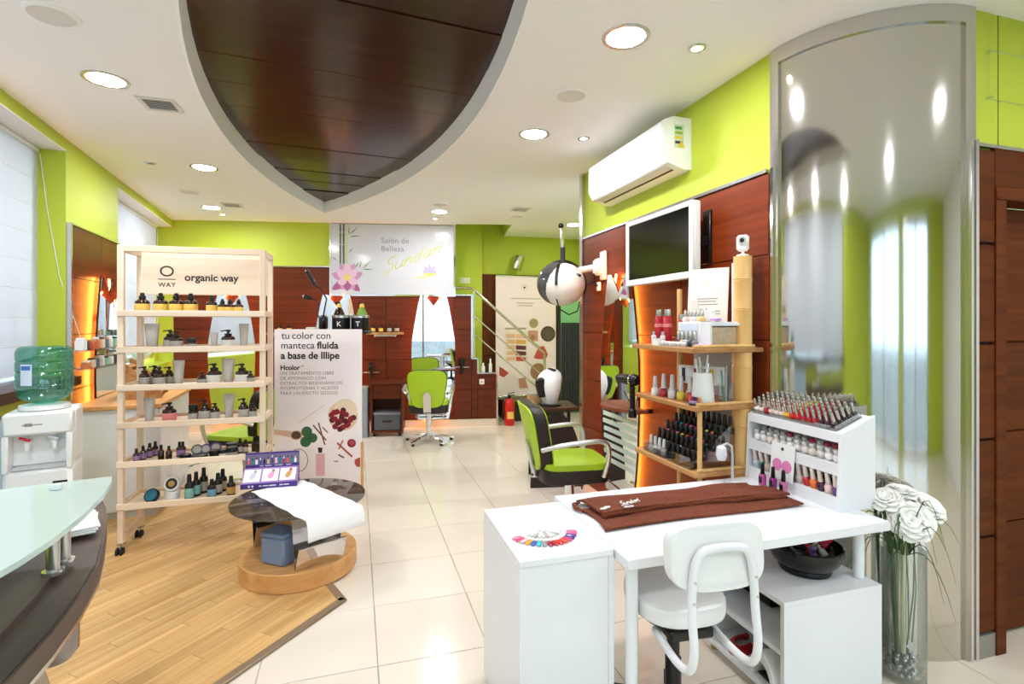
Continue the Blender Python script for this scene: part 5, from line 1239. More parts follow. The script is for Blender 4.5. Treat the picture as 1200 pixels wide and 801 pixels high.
    for i, c in enumerate(cs):
        polish('tall nail polish %s from left on the middle rack shelf' % ORD[i], (1.63 + .03 * (i % 2) + .006 * i, 2.60 - .032 * i, z), c, CAPG, G2, 1.7 if i % 2 else 1.5)
    t = thing('frosted_jug', 'frosted white jug full of colour sticks on the middle rack shelf', 'jug', (1.70, 2.27, z), 0)
    m = MB(); m.lathe([(.055, 0), (.058, .004), (.045, .15), (.042, .155)], n=20); m.build('jug_body', mat('frosted_white', (226, 226, 222), .5), t)
    for i, c in enumerate(((120, 40, 110), (236, 170, 60), (220, 80, 50), (190, 40, 80), (90, 40, 100), (60, 60, 60), (236, 130, 60))):
        a = PI * .75 + i * .24; m = MB(); m.box((.06 * math.cos(a), .06 * math.sin(a), .018), (.014, .014, .036), .003, a); m.build('colour_tip', lacq(c), t)
    for i in range(5):
        a = i * 1.2; m = MB(); m.tube([(.02 * math.cos(a), .02 * math.sin(a), .12), (.035 * math.cos(a), .035 * math.sin(a), .2 + .012 * i)], .005, 8); m.build('stick', (STEEL, CAPG, WHITEP)[i % 3], t)
    t = thing('glass_tumbler', 'clear tumbler with teal implements on the middle rack shelf', 'tumbler', (1.80, 2.22, z), 0)
    m = MB(); m.lathe([(.03, 0), (.032, .002), (.037, .10)], n=18, cap=False); m.build('tumbler_glass', ACRYL, t)
    for i, c in enumerate(((60, 140, 120), (150, 170, 170), (50, 60, 60))): m = MB(); m.tube([(.01 * i - .01, 0, .004), (.03 * i - .02, .01, .17 + .02 * i)], .004, 7); m.build('implement', lacq(c), t)
    t = thing('small_tin', 'small dark tin at the corner of the middle rack shelf', 'tin', (1.605, 2.215, z), 0); m = MB(); m.lathe([(.022, 0), (.022, .012)], n=18); m.build('tin_body', DARKG, t); m = MB(); m.lathe([(.023, .012), (.023, .02)], n=18); m.build('tin_lid', LABP, t)
    # acrylic riser with gel polishes on the lower shelf
    z = RZ[2]
    t = thing('acrylic_riser', 'clear acrylic stepped riser on the lower rack shelf', 'display', (1.60, 2.20, z), 0)
    for k in range(5): m = MB(); m.bb(.055 * k, .055 * k + .055, .03, .47, .04 * k, .04 * k + .003); m.bb(.055 * k, .055 * k + .002, .03, .47, .04 * max(0, k - 1), .04 * k + .003); m.build('riser_step', ACRYL, t)
    for y in (.028, .47): m = MB(); m.slab([(0, 0), (.28, 0), (.28, .24), (.0, .035)], y, y + .003); m.build('riser_side', ACRYL, t)
    m = MB(); m.bb(-.006, -.003, .03, .47, 0, .06); fr = m.build('front_lip', ACRYL, t)
    text('lettering', 'OPI', .042, INK, fr, Matrix.Translation((-.0065, .36, .008)) @ Matrix.Rotation(-PI / 2, 4, 'Z') @ Matrix.Rotation(PI / 2, 4, 'X'), .001)
    tips = [(222, 150, 170), (196, 60, 120), (230, 90, 40), (200, 40, 50), (40, 170, 180), (236, 220, 60), (230, 110, 190), (120, 40, 120)]
    for k in range(5):
        for i in range(10):
            c = (24, 20, 24)
            y = 2.245 + .0435 * i
            if k == 0 and i > 5: c = (225, 222, 220)
            polish('black gel polish, step %s from front, %s from the camera side' % (ORD[k], ORD[i]) if c[0] < 50 else 'clear base polish at riser front, %s from the camera side' % ORD[i], (1.6275 + .055 * k, y, z + .04 * k + .003), c if k not in (1, 2) else ((24, 20, 24)), (CAPG if (c[0] > 50) else BLACK), G3, 1.25)
    for k, zz in ((0, .062), (1, .10), (2, .14)):
        pass
    for i in range(16):
        k = 1 + i // 8; y = 2.245 + .0435 * (i % 8); c = tips[(i * 3 + k) % 8]
        t = thing('colour_cap_ring', 'coloured sample dot on a gel polish cap, step %s, %s from the camera side' % (ORD[k], ORD[i % 8]), 'sample dot', (1.6275 + .055 * k, y, z + .04 * k + .003 + .0915), 0, 'sample dots on the gel polishes')
        m = MB(); m.lathe([(.0075, 0), (.0085, .003), (.006, .007)], n=10); m.build('dot', lacq(c), t)
rack_items()
# white lamp hook and clear glass behind the desk display
t = thing('gooseneck_led', 'small white gooseneck lamp hanging over the desk edge', 'lamp', (1.74, 2.10, .69))
m = MB(); m.lathe([(.035, 0), (.035, .01), (.01, .016)], n=18); m.build('lamp_foot', WHITE, t)
m = MB(); m.tube([(0, 0, .012), (.0, 0, .13), (-.005, .0, .175), (-.03, 0, .19), (-.05, .01, .178)], .006, 8); m.build('neck', CAPG, t); m = MB(); m.lathe([(.012, .18), (.022, .17), (.026, .135), (.018, .11)], c=(-.055, .01, 0), n=18); m.build('lamp_head', WHITE, t)
# ------------------------------------------------------------------ nail desk group
DZ = .69
def desk():
    t = thing('nail_desk', 'long white manicure table with round white legs', 'desk', (0, 0, 0))
    m = MB(); m.bb(.846, 1.985, 1.51, 2.165, DZ - .036, DZ, .003); m.build('table_top', WHITE, t)
    for x, y, z0 in ((.885, 1.555, 0.), (.885, 2.12, 0.), (1.955, 1.62, .432), (1.90, 2.12, 0.)):
        m = MB(); m.cyl((x, y, z0), (x, y, DZ - .036), .021, n=18); m.build('leg', WHITE, t)
desk()
def drawer_unit():
    t = thing('drawer_unit', 'tall white drawer cabinet under the left end of the manicure table', 'cabinet', (0, 0, 0))
    x0, x1, y0, y1, h = .505, .842, 1.597, 2.09, DZ
    m = MB(); m.bb(x0, x1, y0, y1, h - .022, h, .002); m.build('top_board', WHITE, t)
    for x in (x0, x1 - .02): m = MB(); m.bb(x, x + .02, y0, y1, .02, h - .022, .001); m.build('side_panel', WHITE, t)
    m = MB(); m.bb(x0 + .02, x1 - .02, y0 + .006, y0 + .014, .03, h - .022); m.build('back_panel', WHITE, t)
    m = MB(); m.bb(x0 + .02, x1 - .02, y0 + .014, y1 - .02, .03, .045); m.build('bottom_board', WHITE, t)
    for i in range(5):
        za = .05 + i * .124
        m = MB(); m.bb(x0 + .022, x1 - .022, y1 - .018, y1 + .0, za, za + .108, .002); m.build('drawer', WHITE, t)
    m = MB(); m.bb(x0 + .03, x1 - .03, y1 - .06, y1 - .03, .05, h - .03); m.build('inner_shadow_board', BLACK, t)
    for x in (x0 + .03, x1 - .03):
        for y in (y0 + .04, y1 - .03): m = MB(); m.cyl((x, y, 0), (x, y, .021), .014, n=12); m.build('glide', BLACK, t)
drawer_unit()
def low_unit():
    t = thing('low_shelf_unit', 'low white open shelf unit under the right end of the desk', 'shelf unit', (0, 0, 0))
    x0, x1, y0, y1, z0, z1 = 1.508, 1.985, 1.545, 2.02, .04, .43
    th = .019
    for y in (y0, y1 - th): m = MB(); m.bb(x0, x1, y, y + th, z0, z1 - th, .001); m.build('side_panel', WHITE, t)
    for z, nm in ((z1 - th, 'top_board'), (.225, 'middle_shelf'), (z0, 'bottom_board')): m = MB(); m.bb(x0, x1, y0 + (0 if nm[0] == 't' else th), y1 - (0 if nm[0] == 't' else th), z, z + th, .001); m.build(nm, WHITE, t)
    m = MB(); m.bb(x1 - .006, x1, y0 + th, y1 - th, z0 + th, z1 - th); m.build('back_panel', WHITE, t)
    for x in (x0 + .04, x1 - .04):
        for y in (y0 + .04, y1 - .04): m = MB(); m.lathe([(.018, 0), (.018, .03), (.012, z0)], c=(x, y, 0), n=12); m.build('glide', mat('brass_glide', (180, 150, 90), .4, .6), t)
    RED = mat('red_gloss', (176, 20, 28), .3)
    t = thing('red_band', 'curled red plastic band lying on the bottom shelf', 'hairband', (1.60, 1.87, z0 + th), R(25))
    m = MB(); m.loft([[(r_ * math.cos(a), .55 * r_ * math.sin(a), z) for r_, z in ((.085, 0), (.085, .018), (.05, .03), (.045, .024), (.07, .004))] for a in [PI * .08 + PI * 1.5 * i / 24 for i in range(25)]]); m.build('band', RED, t)
    m = MB(); m.sphere((.066, .012, .014), .014, 10, 8); m.build('band_tip', RED, t)
    t = thing('curing_lamp', 'white arched nail curing lamp on the bottom shelf', 'curing lamp', (1.60, 1.655, z0 + th), R(-8))
    m = MB(); rg = []
    for x in (-.085, -.075, .06, .085):
        k = 1 if abs(x) < .08 else .94
        o_ = [(x, .082 * k * math.cos(a), .115 * k * math.sin(a)) for a in [PI * i / 16 for i in range(17)]]; i_ = [(x, .058 * math.cos(a), .075 * math.sin(a)) for a in [PI * i / 16 for i in range(16, -1, -1)]]
        rg.append(o_ + i_)
    m.loft(rg); m.build('shell', WHITEP, t); m = MB(); m.bb(-.06, .075, -.055, .055, 0, .006); m.build('base_plate', DARKG, t); m = MB(); m.bb(.06, .07, -.052, .052, .004, .05); m.build('rear_wall', DARKG, t)
    m = MB(); m.bb(-.03, .02, -.01, .01, .113, .118, .002); m.build('button', LABG, t)
    t = thing('dark_case', 'black flat case inside the upper compartment of the low unit', 'case', (1.78, 1.90, .244), 0); m = MB(); m.box((0, 0, .06), (.18, .2, .12), .01); m.build('case_body', BLACK, t); m = MB(); m.box((-.092, 0, .06), (.006, .06, .015), .002); m.build('case_handle', DARKG, t)
low_unit()
def bowl():
    t = thing('black_bowl', 'glossy black bowl of small polish bottles on the low unit', 'bowl', (1.80, 1.735, .43), 0)
    GB = mat('black_glaze', (10, 10, 11), .06)
    m = MB(); n = 36; pf = [(.085, 0), (.098, .003), (.102, .016), (.10, .024), (.128, .05), (.142, .085), (.143, .108), (.137, .111), (.133, .085), (.118, .055), (.09, .034), (.02, .03)]
    m.lathe(pf, n=n); m.build('bowl_body', GB, t)
    cs = [(200, 30, 60), (30, 30, 34), (120, 90, 150), (210, 210, 214), (40, 60, 70), (160, 20, 40), (24, 24, 30), (90, 60, 120), (60, 40, 40), (30, 30, 30), (190, 190, 190), (26, 26, 60), (140, 110, 170)]
    rnd = random.Random(11)
    for i, c in enumerate(cs):
        a = i * 2.4; r_ = .025 + .06 * math.sqrt(i / 13)
        p = polish('little polish bottle lying in the black bowl, %s outward in the heap' % ORD[i], (1.80 + r_ * math.cos(a), 1.735 + r_ * math.sin(a), .43 + .062 + .03 * (i % 2) + .02 * (i / 13)), c, (BLACK, SILV, lacq((214, 40, 70)))[i % 3], 'polish bottles in the black bowl', 1.)
        p.rotation_euler = (rnd.uniform(.4, 1.3), rnd.uniform(-.6, .6), rnd.uniform(0, 6))
bowl()

# towel ------------------------------------------------------------
def towel():
    t = thing('brown_towel', 'brown terry towel folded over itself with white embroidery on desk', 'towel', (.875, 1.735, DZ + .001))
    def sheet(name, x0, x1, yf, zf, th, nx=56, ny=26):
        """cloth sheet as a closed thin solid; yf, zf give y and z from (u, v)"""
        m = MB(); top = []; bot = []
        for i in range(nx + 1):
            for j in range(ny + 1):
                u = i / nx; v = j / ny; x = x0(v) + (x1(v) - x0(v)) * u; y = yf(u, v); z = zf(u, v)
                top.append((x, y, z + th)); bot.append((x, y, z))
        N = ny + 1; O = len(top); fs = []
        for i in range(nx):
            for j in range(ny):
                a = i * N + j; fs.append((a, a + N, a + N + 1, a + 1)); fs.append((O + a, O + a + 1, O + a + N + 1, O + a + N))
        for i in range(nx): a = i * N; fs.append((a, O + a, O + a + N, a + N)); a = i * N + ny; fs.append((a, a + N, O + a + N, O + a))
        for j in range(ny): fs.append((j, j + 1, O + j + 1, O + j)); a = nx * N + j; fs.append((a, O + a, O + a + 1, a + 1))
        m.add(top + bot, fs); return m.build(name, TERRY, t, ang=70)
    W_ = lambda x: .004 * math.sin(9 * x) 
    sheet('lower_layer', lambda v: .02 * math.sin(3 * v) , lambda v: .925 + .05 * v * v, lambda u, v: -.005 + .22 * v + .012 * math.sin(u * 5) + .022 * u, lambda u, v: .0006 + .0012 * (1 + math.sin(u * 21 + v * 5)) + .002 * (1 + math.sin(u * 8 - v * 4)), .007)
    sheet('folded_layer', lambda v: .02 + .03 * (1 - v), lambda v: .90 + .035 * math.sin(5 * v + 1), lambda u, v: .085 + .006 * math.sin(17 * u) * v + .03 * math.sin(u * 3.2 + .4) + (.205 - .02 * math.sin(u * 4)) * v + .01 * u, lambda u, v: .011 + .014 * math.exp(-((v - .02) / .12) ** 2) + .014 * math.sin(PI * v) * (.6 + .4 * math.sin(7 * u + 2)) + .0025 * math.sin(23 * u + 9 * v) * math.sin(PI * v) + .003 * math.sin(11 * u - 7 * v), .008)
    m = MB(); pts = [(.045 + .86 * i / 30, .092 + .03 * math.sin(i / 30 * 3.2 + .4) + .01 * i / 30, .0185 + .003 * math.sin(i * .8)) for i in range(31)]; m.tube(pts, .0115, 10); m.build('rolled_fold', TERRY, t)
    m = MB(); m.tube([(.0, .19, .011), (-.012, .235, .012), (-.004, .27, .011), (.03, .29, .01)], [.006, .010, .010, .005], 8); m.build('hanging_corner', TERRY, t)
    TH = mat('white_thread', (238, 230, 226), .8)
    adv = 0
    for gl, w_ in GLYPHS:
        for st in gl:
            q = [(.135 + .017 * (adv + gx + .25 * gy), .118 + .0042 * (adv + gx) + .019 * gy) for gx, gy in st]
            m = MB(); m.tube([(x, y, .0425 + .004 * math.sin(PI * min(1, max(0, (y - .09) / .2)))) for x, y in q], .0021, 6); m.build('embroidery', TH, t)
        adv += w_
    for x, y in ((.06, .125), (.08, .135), (.16, .118), (.175, .118)): m = MB(); m.pillow((x, y, .038), .03, .014, .004, 2.2, 12, 4); m.build('embroidered_petal', TH, t)
towel()
# nail colour fan
def fan():
    t = thing('nail_swatch_fan', 'fan of nail colour swatches spread on the cabinet top', 'swatch fan', (.655, 1.80, DZ), 0)
    cols = [(236, 120, 160), (230, 60, 110), (222, 190, 196), (240, 170, 60), (60, 90, 180), (60, 190, 200), (150, 150, 156), (170, 30, 60), (200, 20, 40), (230, 40, 60), (226, 90, 60), (220, 60, 120), (96, 40, 130), (60, 60, 160), (236, 80, 140), (240, 110, 170)]
    TIP = mat('clear_tip', (226, 224, 222), .25)
    tip = MB(); tip.pillow((.06, 0, .0035), .075, .014, .003, 3, 14, 4); tm_ = tip.mesh('swatch_stick', TIP); nl = MB(); nl.pillow((.108, 0, .004), .04, .017, .005, 3, 14, 4); nm_ = nl.mesh('swatch_nail', WHITEP)
    for i, c in enumerate(cols):
        a = R(195) + R(150) * i / 15
        s = share('swatch_stick', tm_, t, (0, 0, .0005 * (i % 3)), a); n_ = share('swatch_nail', nm_, s, m=lacq(c))
    for i in range(11):
        a = R(205) + R(130) * i / 10; o = share('inner_swatch', tm_, t, (0, .005, .0045 + .0005 * (i % 2)), a, m=(TIP, CAPG, LABG)[i % 3], sc=(.75, .9, 1))
    m = MB(); m.lathe([(.014, 0), (.014, .012), (.010, .014)], n=16); m.build('hub', TIP, t)
fan()
# white task chair ---------------------------------------------------
def task_chair():
    t = thing('task_chair', 'white swivel chair with tube-framed backrest pulled to the desk', 'chair', (1.075, 1.60, 0), R(-5))
    VIN = mat('white_vinyl', (232, 232, 231), .38)
    m = MB(); m.pillow((0, 0, .50), .32, .33, .058, 2.6, 36, 8, .35); m.build('seat', VIN, t)
    m = MB(); m.pillow((0, 0, .462), .27, .27, .02, 2.6); m.build('seat_plate', BLACK, t)
    m = MB()
    m.pillow((0, 0, 0), .325, .20, .045, 3.6, 36, 8, .4, lambda x, y, z: (x, -z - .265 + .7 * x * x + .1 * y, .757 + y)); m.build('backrest', VIN, t)
    yb = -.265
    P = [(-.10, -.06, .425), (-.105, -.20, .41), (-.105, -.285, .43), (-.105, -.312, .50), (-.105, -.30, .60), (-.10, -.297, .70), (-.085, -.297, .765), (-.05, -.298, .79), (.05, -.298, .79), (.085, -.297, .765), (.10, -.297, .70), (.105, -.30, .60), (.105, -.312, .50), (.105, -.285, .43), (.105, -.20, .41), (.10, -.06, .425)]
    sm = []
    for i in range(len(P) - 1):
        p0, p1, p2, p3 = [Vector(P[max(0, min(len(P) - 1, i + k))]) for k in (-1, 0, 1, 2)]
        for k in range(4):
            u = k / 4; sm.append(.5 * (2 * p1 + (p2 - p0) * u + (2 * p0 - 5 * p1 + 4 * p2 - p3) * u * u + (3 * p1 - p0 - 3 * p2 + p3) * u ** 3))
    sm.append(Vector(P[-1])); m = MB(); m.tube(sm, .0125, 12); f = m.build('back_frame', WHITE, t)
    for x, z in ((-.1, .70), (-.105, .64), (.1, .70), (.105, .64)): m = MB(); m.cyl((x, -.308, z), (x, -.3135, z), .004, n=8); m.build('screw', STEEL, f)
    m = MB(); m.lathe([(.028, .12), (.028, .28), (.022, .28), (.022, .44)], n=16); m.build('gas_column', BLACK, t); m = MB(); m.box((0, -.02, .43), (.16, .22, .04), .008); m.tube([(.06, 0, .40), (.17, .02, .39), (.21, .02, .385)], .007, 6); m.build('mechanism', BLACK, t)
    h = MB(); h.lathe([(.04, .07), (.045, .08), (.04, .13), (.03, .14)], n=16); b = h.build('base_hub', BLACK, t)
    for i in range(5):
        a = 2 * PI * i / 5 + R(64); m = MB(); m.T = Matrix.Rotation(a, 4, 'Z')
        m.loft([[(x, s1 * w, z0 + (hh if s2 else 0)) for s1, s2 in ((-1, 0), (1, 0), (1, 1), (-1, 1))] for x, w, z0, hh in ((.03, .024, .085, .045), (.16, .02, .075, .034), (.27, .016, .062, .024))]); m.build('base_arm', BLACK, b)
        m = MB(); m.T = Matrix.Rotation(a, 4, 'Z') @ Matrix.Translation((.265, 0, 0)) @ Matrix.Rotation(i * .9, 4, 'Z')
        for s in (-1, 1): m.cyl((.012, s * .006, .026), (.012, s * .022, .026), .026, n=16)
        m.cyl((0, 0, .03), (0, 0, .075), .007, n=8); m.build('caster', BLACK, b)
task_chair()
# polish display stand ----------------------------------------------
def stand():
    F = Matrix.Translation((1.875, 1.64, DZ))
    t = thing('polish_stand', 'white sloped two-shelf nail polish stand on the desk', 'display stand', (0, 0, 0)); t.matrix_world = F
    D, L, Hh, th = .195, .53, .383, .014
    # side outline: front leans back
    TF, TS = .316, (Hh - .316) / (D - .016)            # top deck: front height and slope
    side = [(0, 0), (D, 0), (D, Hh), (.016, TF)]
    for y in (0, L - th): m = MB(); m.loft([[(x, y, z) for x, z in side], [(x, y + th, z) for x, z in side]]); m.build('side_panel', WHITE, t)
    def fx(z): return .016 * z / TF
    m = MB(); m.bb(D - .008, D, th, L - th, 0, Hh - .012); m.build('back_panel', WHITE, t)
    def board(name, z0, x0_, slope, th_):
        m = MB(); pr = [(x0_, z0), (D - .0085, z0 + slope * (D - .0085 - x0_)), (D - .0085, z0 + slope * (D - .0085 - x0_) - th_), (x0_, z0 - th_)]
        m.loft([[(x, th + .0005, z) for x, z in pr], [(x, L - th - .0005, z) for x, z in pr]]); return m.build(name, WHITE, t)
    board('top_board', TF, .017, TS, .012)
    SH = ((.05, .22, 0.0, .056), (.184, .30, .143, .191))
    for z, sl, l0, l1 in SH:
        s = board('shelf_board', z, fx(z) + .012, sl, .009)
        m = MB(); m.bb(fx(z) + .001, fx(z) + .011, th + .0005, L - th - .0005, l0, l1); m.build('shelf_lip', WHITE, s)
    m = MB(); m.bb(.014, .0165, th + .0005, L - th - .0005, .279, TF); m.build('top_lip', WHITE, t)
    # acrylic tray with rows of polishes on the top
    tr = thing('acrylic_tray', 'clear acrylic tray holding the top polish rows', 'tray', (0, 0, 0)); TA = math.atan(TS); tr.matrix_world = F @ Matrix.Translation((0.026, .035, TF + TS * .009 + .0005)) @ Matrix.Rotation(-TA, 4, 'Y')
    m = MB(); m.bb(0, .15, 0, .47, 0, .003)
    for b_ in ((0, .15, 0, .003), (0, .15, .467, .47), (0, .003, .003, .467), (.147, .15, .003, .467)): m.bb(*b_, .003, .022)
    m.build('tray_body', ACRYL, tr)
    cols = [(40, 20, 26), (60, 16, 40), (110, 16, 60), (150, 16, 70), (180, 16, 50), (196, 20, 40), (220, 40, 40), (232, 80, 60), (240, 190, 40), (226, 196, 190), (236, 214, 206), (180, 30, 40), (232, 206, 196), (240, 226, 218), (226, 180, 170), (238, 222, 214)]
    rnd = random.Random(5)
    G = 'polishes in the top tray of the stand'
    for r_ in range(5):
        for i in range(15):
            c = cols[min(15, max(0, i + rnd.choice((-1, 0, 0, 1))))]
            p = tr.matrix_basis @ Vector((.02 + .0283 * r_, .018 + .0312 * i, .0034))
            o = polish('silver-capped polish in top tray, row %s from front, %s from the column end' % (ORD[r_], ORD[i]), p, c, SILV, G, .94, rx=-TA)
    # round jars on the middle shelf
    G = 'pale round jars on the stand shelf'
    pal = [(232, 226, 222), (222, 208, 198), (236, 232, 230), (226, 212, 204), (214, 206, 200)]
    for r_ in range(3):
        for i in range(12):
            c = pal[(i * 2 + r_) % 5]; cap = CAPG
            if i in (1, 2, 4, 7) and r_ > 0: cap = lacq((196, 60, 90))
            polish('pale round polish jar on stand shelf, row %s from front, %s from the column end' % (ORD[r_], ORD[i]), F @ Vector((fx(.2) + .034 + .044 * r_, .037 + .0405 * i, .1845 + .30 * (.022 + .044 * r_))), c, cap, G, 1.12, True, -math.atan(.30))
    G = 'polishes on the bottom shelf of the stand'
    low = [(96, 60, 130), (232, 196, 190), (70, 20, 50), (236, 120, 50), (190, 30, 50), (206, 200, 190), None, None, None, None, (206, 180, 170), (40, 130, 130), (196, 196, 210)]
    k = 0
    for i, c in enumerate(low):
        if c is None: continue
        polish('polish with pale cap on bottom stand shelf, %s from the column end' % ORD[k], F @ Vector((fx(.07) + .034, .037 + .0375 * i, .0505 + .22 * .022)), c, mat('champagne_cap', (222, 206, 196), .3), G, 1.25, rx=-math.atan(.22)); k += 1
        polish('rear polish on bottom stand shelf, %s from the column end' % ORD[k - 1], F @ Vector((fx(.07) + .085, .047 + .0375 * i, .0505 + .22 * .073)), (90, 60, 60), mat('champagne_cap', (222, 206, 196), .3), G, 1.2, rx=-math.atan(.22))
    # picture card and three black-capped bottles in front
    cd = thing('picture_card', 'white card with two pink discs on the front of the stand', 'card', (0, 0, 0)); cd.matrix_world = F @ Matrix.Translation((-.006, .275, .05)) @ Matrix.Rotation(R(5), 4, 'Y')
    m = MB(); m.bb(-.002, 0, -.05, .085, 0, .165); b = m.build('card_board', WHITEP, cd)
    for y in (-.01, .045): m = MB(); m.cyl((-.002, y, .065), (-.003, y, .065), .028, n=20); m.build('pink_disc', lacq((226, 130, 184)), b)
    m = MB(); m.box((-.0025, .02, .14), (.001, .014, .014), 0, 0, R(45)); m.build('card_emblem', DARKG, b)
    for i, (y, c) in enumerate(((.375, (190, 80, 150)), (.31, (150, 30, 130)), (.25, (196, 110, 150)))):
        p = F @ Vector((-.035, y, .001)); tt = thing('gel_bottle', '%s black-capped pink gel bottle in front of the stand card' % ('left', 'middle', 'right')[i], 'nail polish', p, 0, 'black-capped bottles before the stand')
        m = MB(); m.box((0, 0, .028), (.026, .028, .056), .004); m.build('body', lacq(c), tt); m = MB(); m.lathe([(.009, .056), (.010, .058), (.008, .105), (.006, .107)], n=12); m.build('cap', BLACK, tt); m = MB(); m.box((-.0135, 0, .03), (.001, .02, .03)); m.build('label_band', BLACK, tt)
stand()
# vase ---------------------------------------------------------------
def vase():
    t = thing('glass_vase', 'tall clear glass vase with silver beads beside the steel column', 'vase', (2.165, 1.595, 0))
    m = MB(); n = 36
    m.loft([[(r_ * math.cos(2 * PI * j / n), r_ * math.sin(2 * PI * j / n), z) for j in range(n)] for r_, z in ((.072, .0), (.078, .006), (.08, .03), (.08, .53), (.076, .53), (.076, .03), (.06, .02), (.001, .018))], cap=False); m.build('vase_glass', GLASS, t)
    BD = mat('silver_bead', (196, 198, 202), .12, 1.); bm_ = MB(); bm_.sphere((0, 0, 0), .0115, 10, 7); bme = bm_.mesh('bead', BD); rnd = random.Random(2)
    for k in range(64):
        a = k * 2.4; r_ = .064 * math.sqrt((k % 16) / 16); share('bead', bme, t, (r_ * math.cos(a), r_ * math.sin(a), .032 + .019 * (k // 16) + rnd.uniform(-.003, .003)))
    f = thing('flower_bunch', 'bunch of white artificial roses with grass blades in the glass vase', 'flowers', (2.165, 1.595, .03))
    ST = mat('pale_stem', (206, 206, 170), .5); GR = mat('grass_green', (70, 96, 54), .6); PT = mat('white_petal', (252, 250, 244), .7); 
    for i, (x, y) in enumerate(((.0, 0), (.03, .02), (-.03, .015))):
        m = MB(); m.tube([(x * .6, y * .6, .07), (x, y, .3), (x * 1.6, y * 1.6, .56)], .0095, 8); m.build('stem', ST if i == 0 else GR, f)
    def rose(cx, cy, cz, r_, ax):
        M0 = Matrix.Translation((cx, cy, cz)) @ Vector(ax).to_track_quat('Z', 'Y').to_matrix().to_4x4()
        for ring, (nn, op, ln) in enumerate(((7, 1.32, 1.), (6, 1.0, .9), (5, .68, .74), (4, .34, .6), (3, .1, .48))):
            for k in range(nn):
                a = 2 * PI * k / nn + ring * .55; m = MB(); m.T = M0 @ Matrix.Rotation(a, 4, 'Z') @ Matrix.Rotation(op, 4, 'Y')
                G_ = 7; g = []
                for i in range(G_):
                    u = i / (G_ - 1); ww = r_ * ln * .62 * math.sin(PI * (.10 + .74 * u)) ** .6
                    for j in range(G_):
                        v = -1 + 2 * j / (G_ - 1)
                        g.append((-.45 * ww * v * v + .16 * r_ * u ** 3 + .02 * r_ * math.sin(5 * v + k + ring), ww * v, r_ * ln * u * (1 - .14 * v * v)))
                off = len(g); vs = g + [(x + .002, y, z) for x, y, z in g]; fs = []
                for i in range(G_ - 1):
                    for j in range(G_ - 1): b_ = i * G_ + j; fs.append((b_, b_ + 1, b_ + G_ + 1, b_ + G_)); fs.append((off + b_, off + b_ + G_, off + b_ + G_ + 1, off + b_ + 1))
                for i in range(G_ - 1): b_ = i * G_; fs.append((b_, b_ + G_, off + b_ + G_, off + b_)); b_ = i * G_ + G_ - 1; fs.append((b_, off + b_, off + b_ + G_, b_ + G_)); c_ = (G_ - 1) * G_ + i; fs.append((c_, c_ + 1, off + c_ + 1, off + c_)); fs.append((i, off + i, off + i + 1, i + 1))
                m.add(vs, fs); m.build('petal', PT, f, ang=80)
    rose(-.015, -.04, .625, .085, (-.6, -.62, .5)); rose(.085, -.03, .665, .075, (.05, -.6, .8)); rose(-.055, .03, .69, .065, (-.5, -.2, .85)); rose(.03, .03, .71, .065, (0, -.1, 1))
    rnd = random.Random(9)
    for i in range(34):
        a = rnd.uniform(0, 2 * PI); L = rnd.uniform(.15, .32); up = rnd.uniform(.05, .28) if i % 3 else rnd.uniform(.2, .34); dr = rnd.uniform(.05, .28)
        x0_, y0_ = .02 * math.cos(a), .02 * math.sin(a); pts = []
        for k in range(7):
            u = k / 6; q = L * u * .75
            px_, py_ = x0_ + q * math.cos(a), y0_ + q * math.sin(a)
            # keep blades clear of the column and the desk
            dx, dy = 2.165 + px_ - CC[0], 1.595 + py_ - CC[1]; dd = math.hypot(dx, dy)
            if dd < CR + .045: px_ = CC[0] + dx / dd * (CR + .045) - 2.165; py_ = CC[1] + dy / dd * (CR + .045) - 1.595
            pts.append((px_, py_, .48 + up * math.sin(u * 2.2) - dr * u * u))
        m = MB(); m.tube(pts, [.0022, .0024, .0022, .002, .0016, .001, .0005], 5); m.build('grass_blade', GR, f)
    for i in range(5):
        a = i * 1.4; m = MB(); m.tube([(.03 * math.cos(a), .03 * math.sin(a), .12), (.05 * math.cos(a + .3), .05 * math.sin(a + .3), .34), (.045 * math.cos(a + .5), .045 * math.sin(a + .5), .53)], .003, 5); m.build('grass_blade', GR, f)
vase()
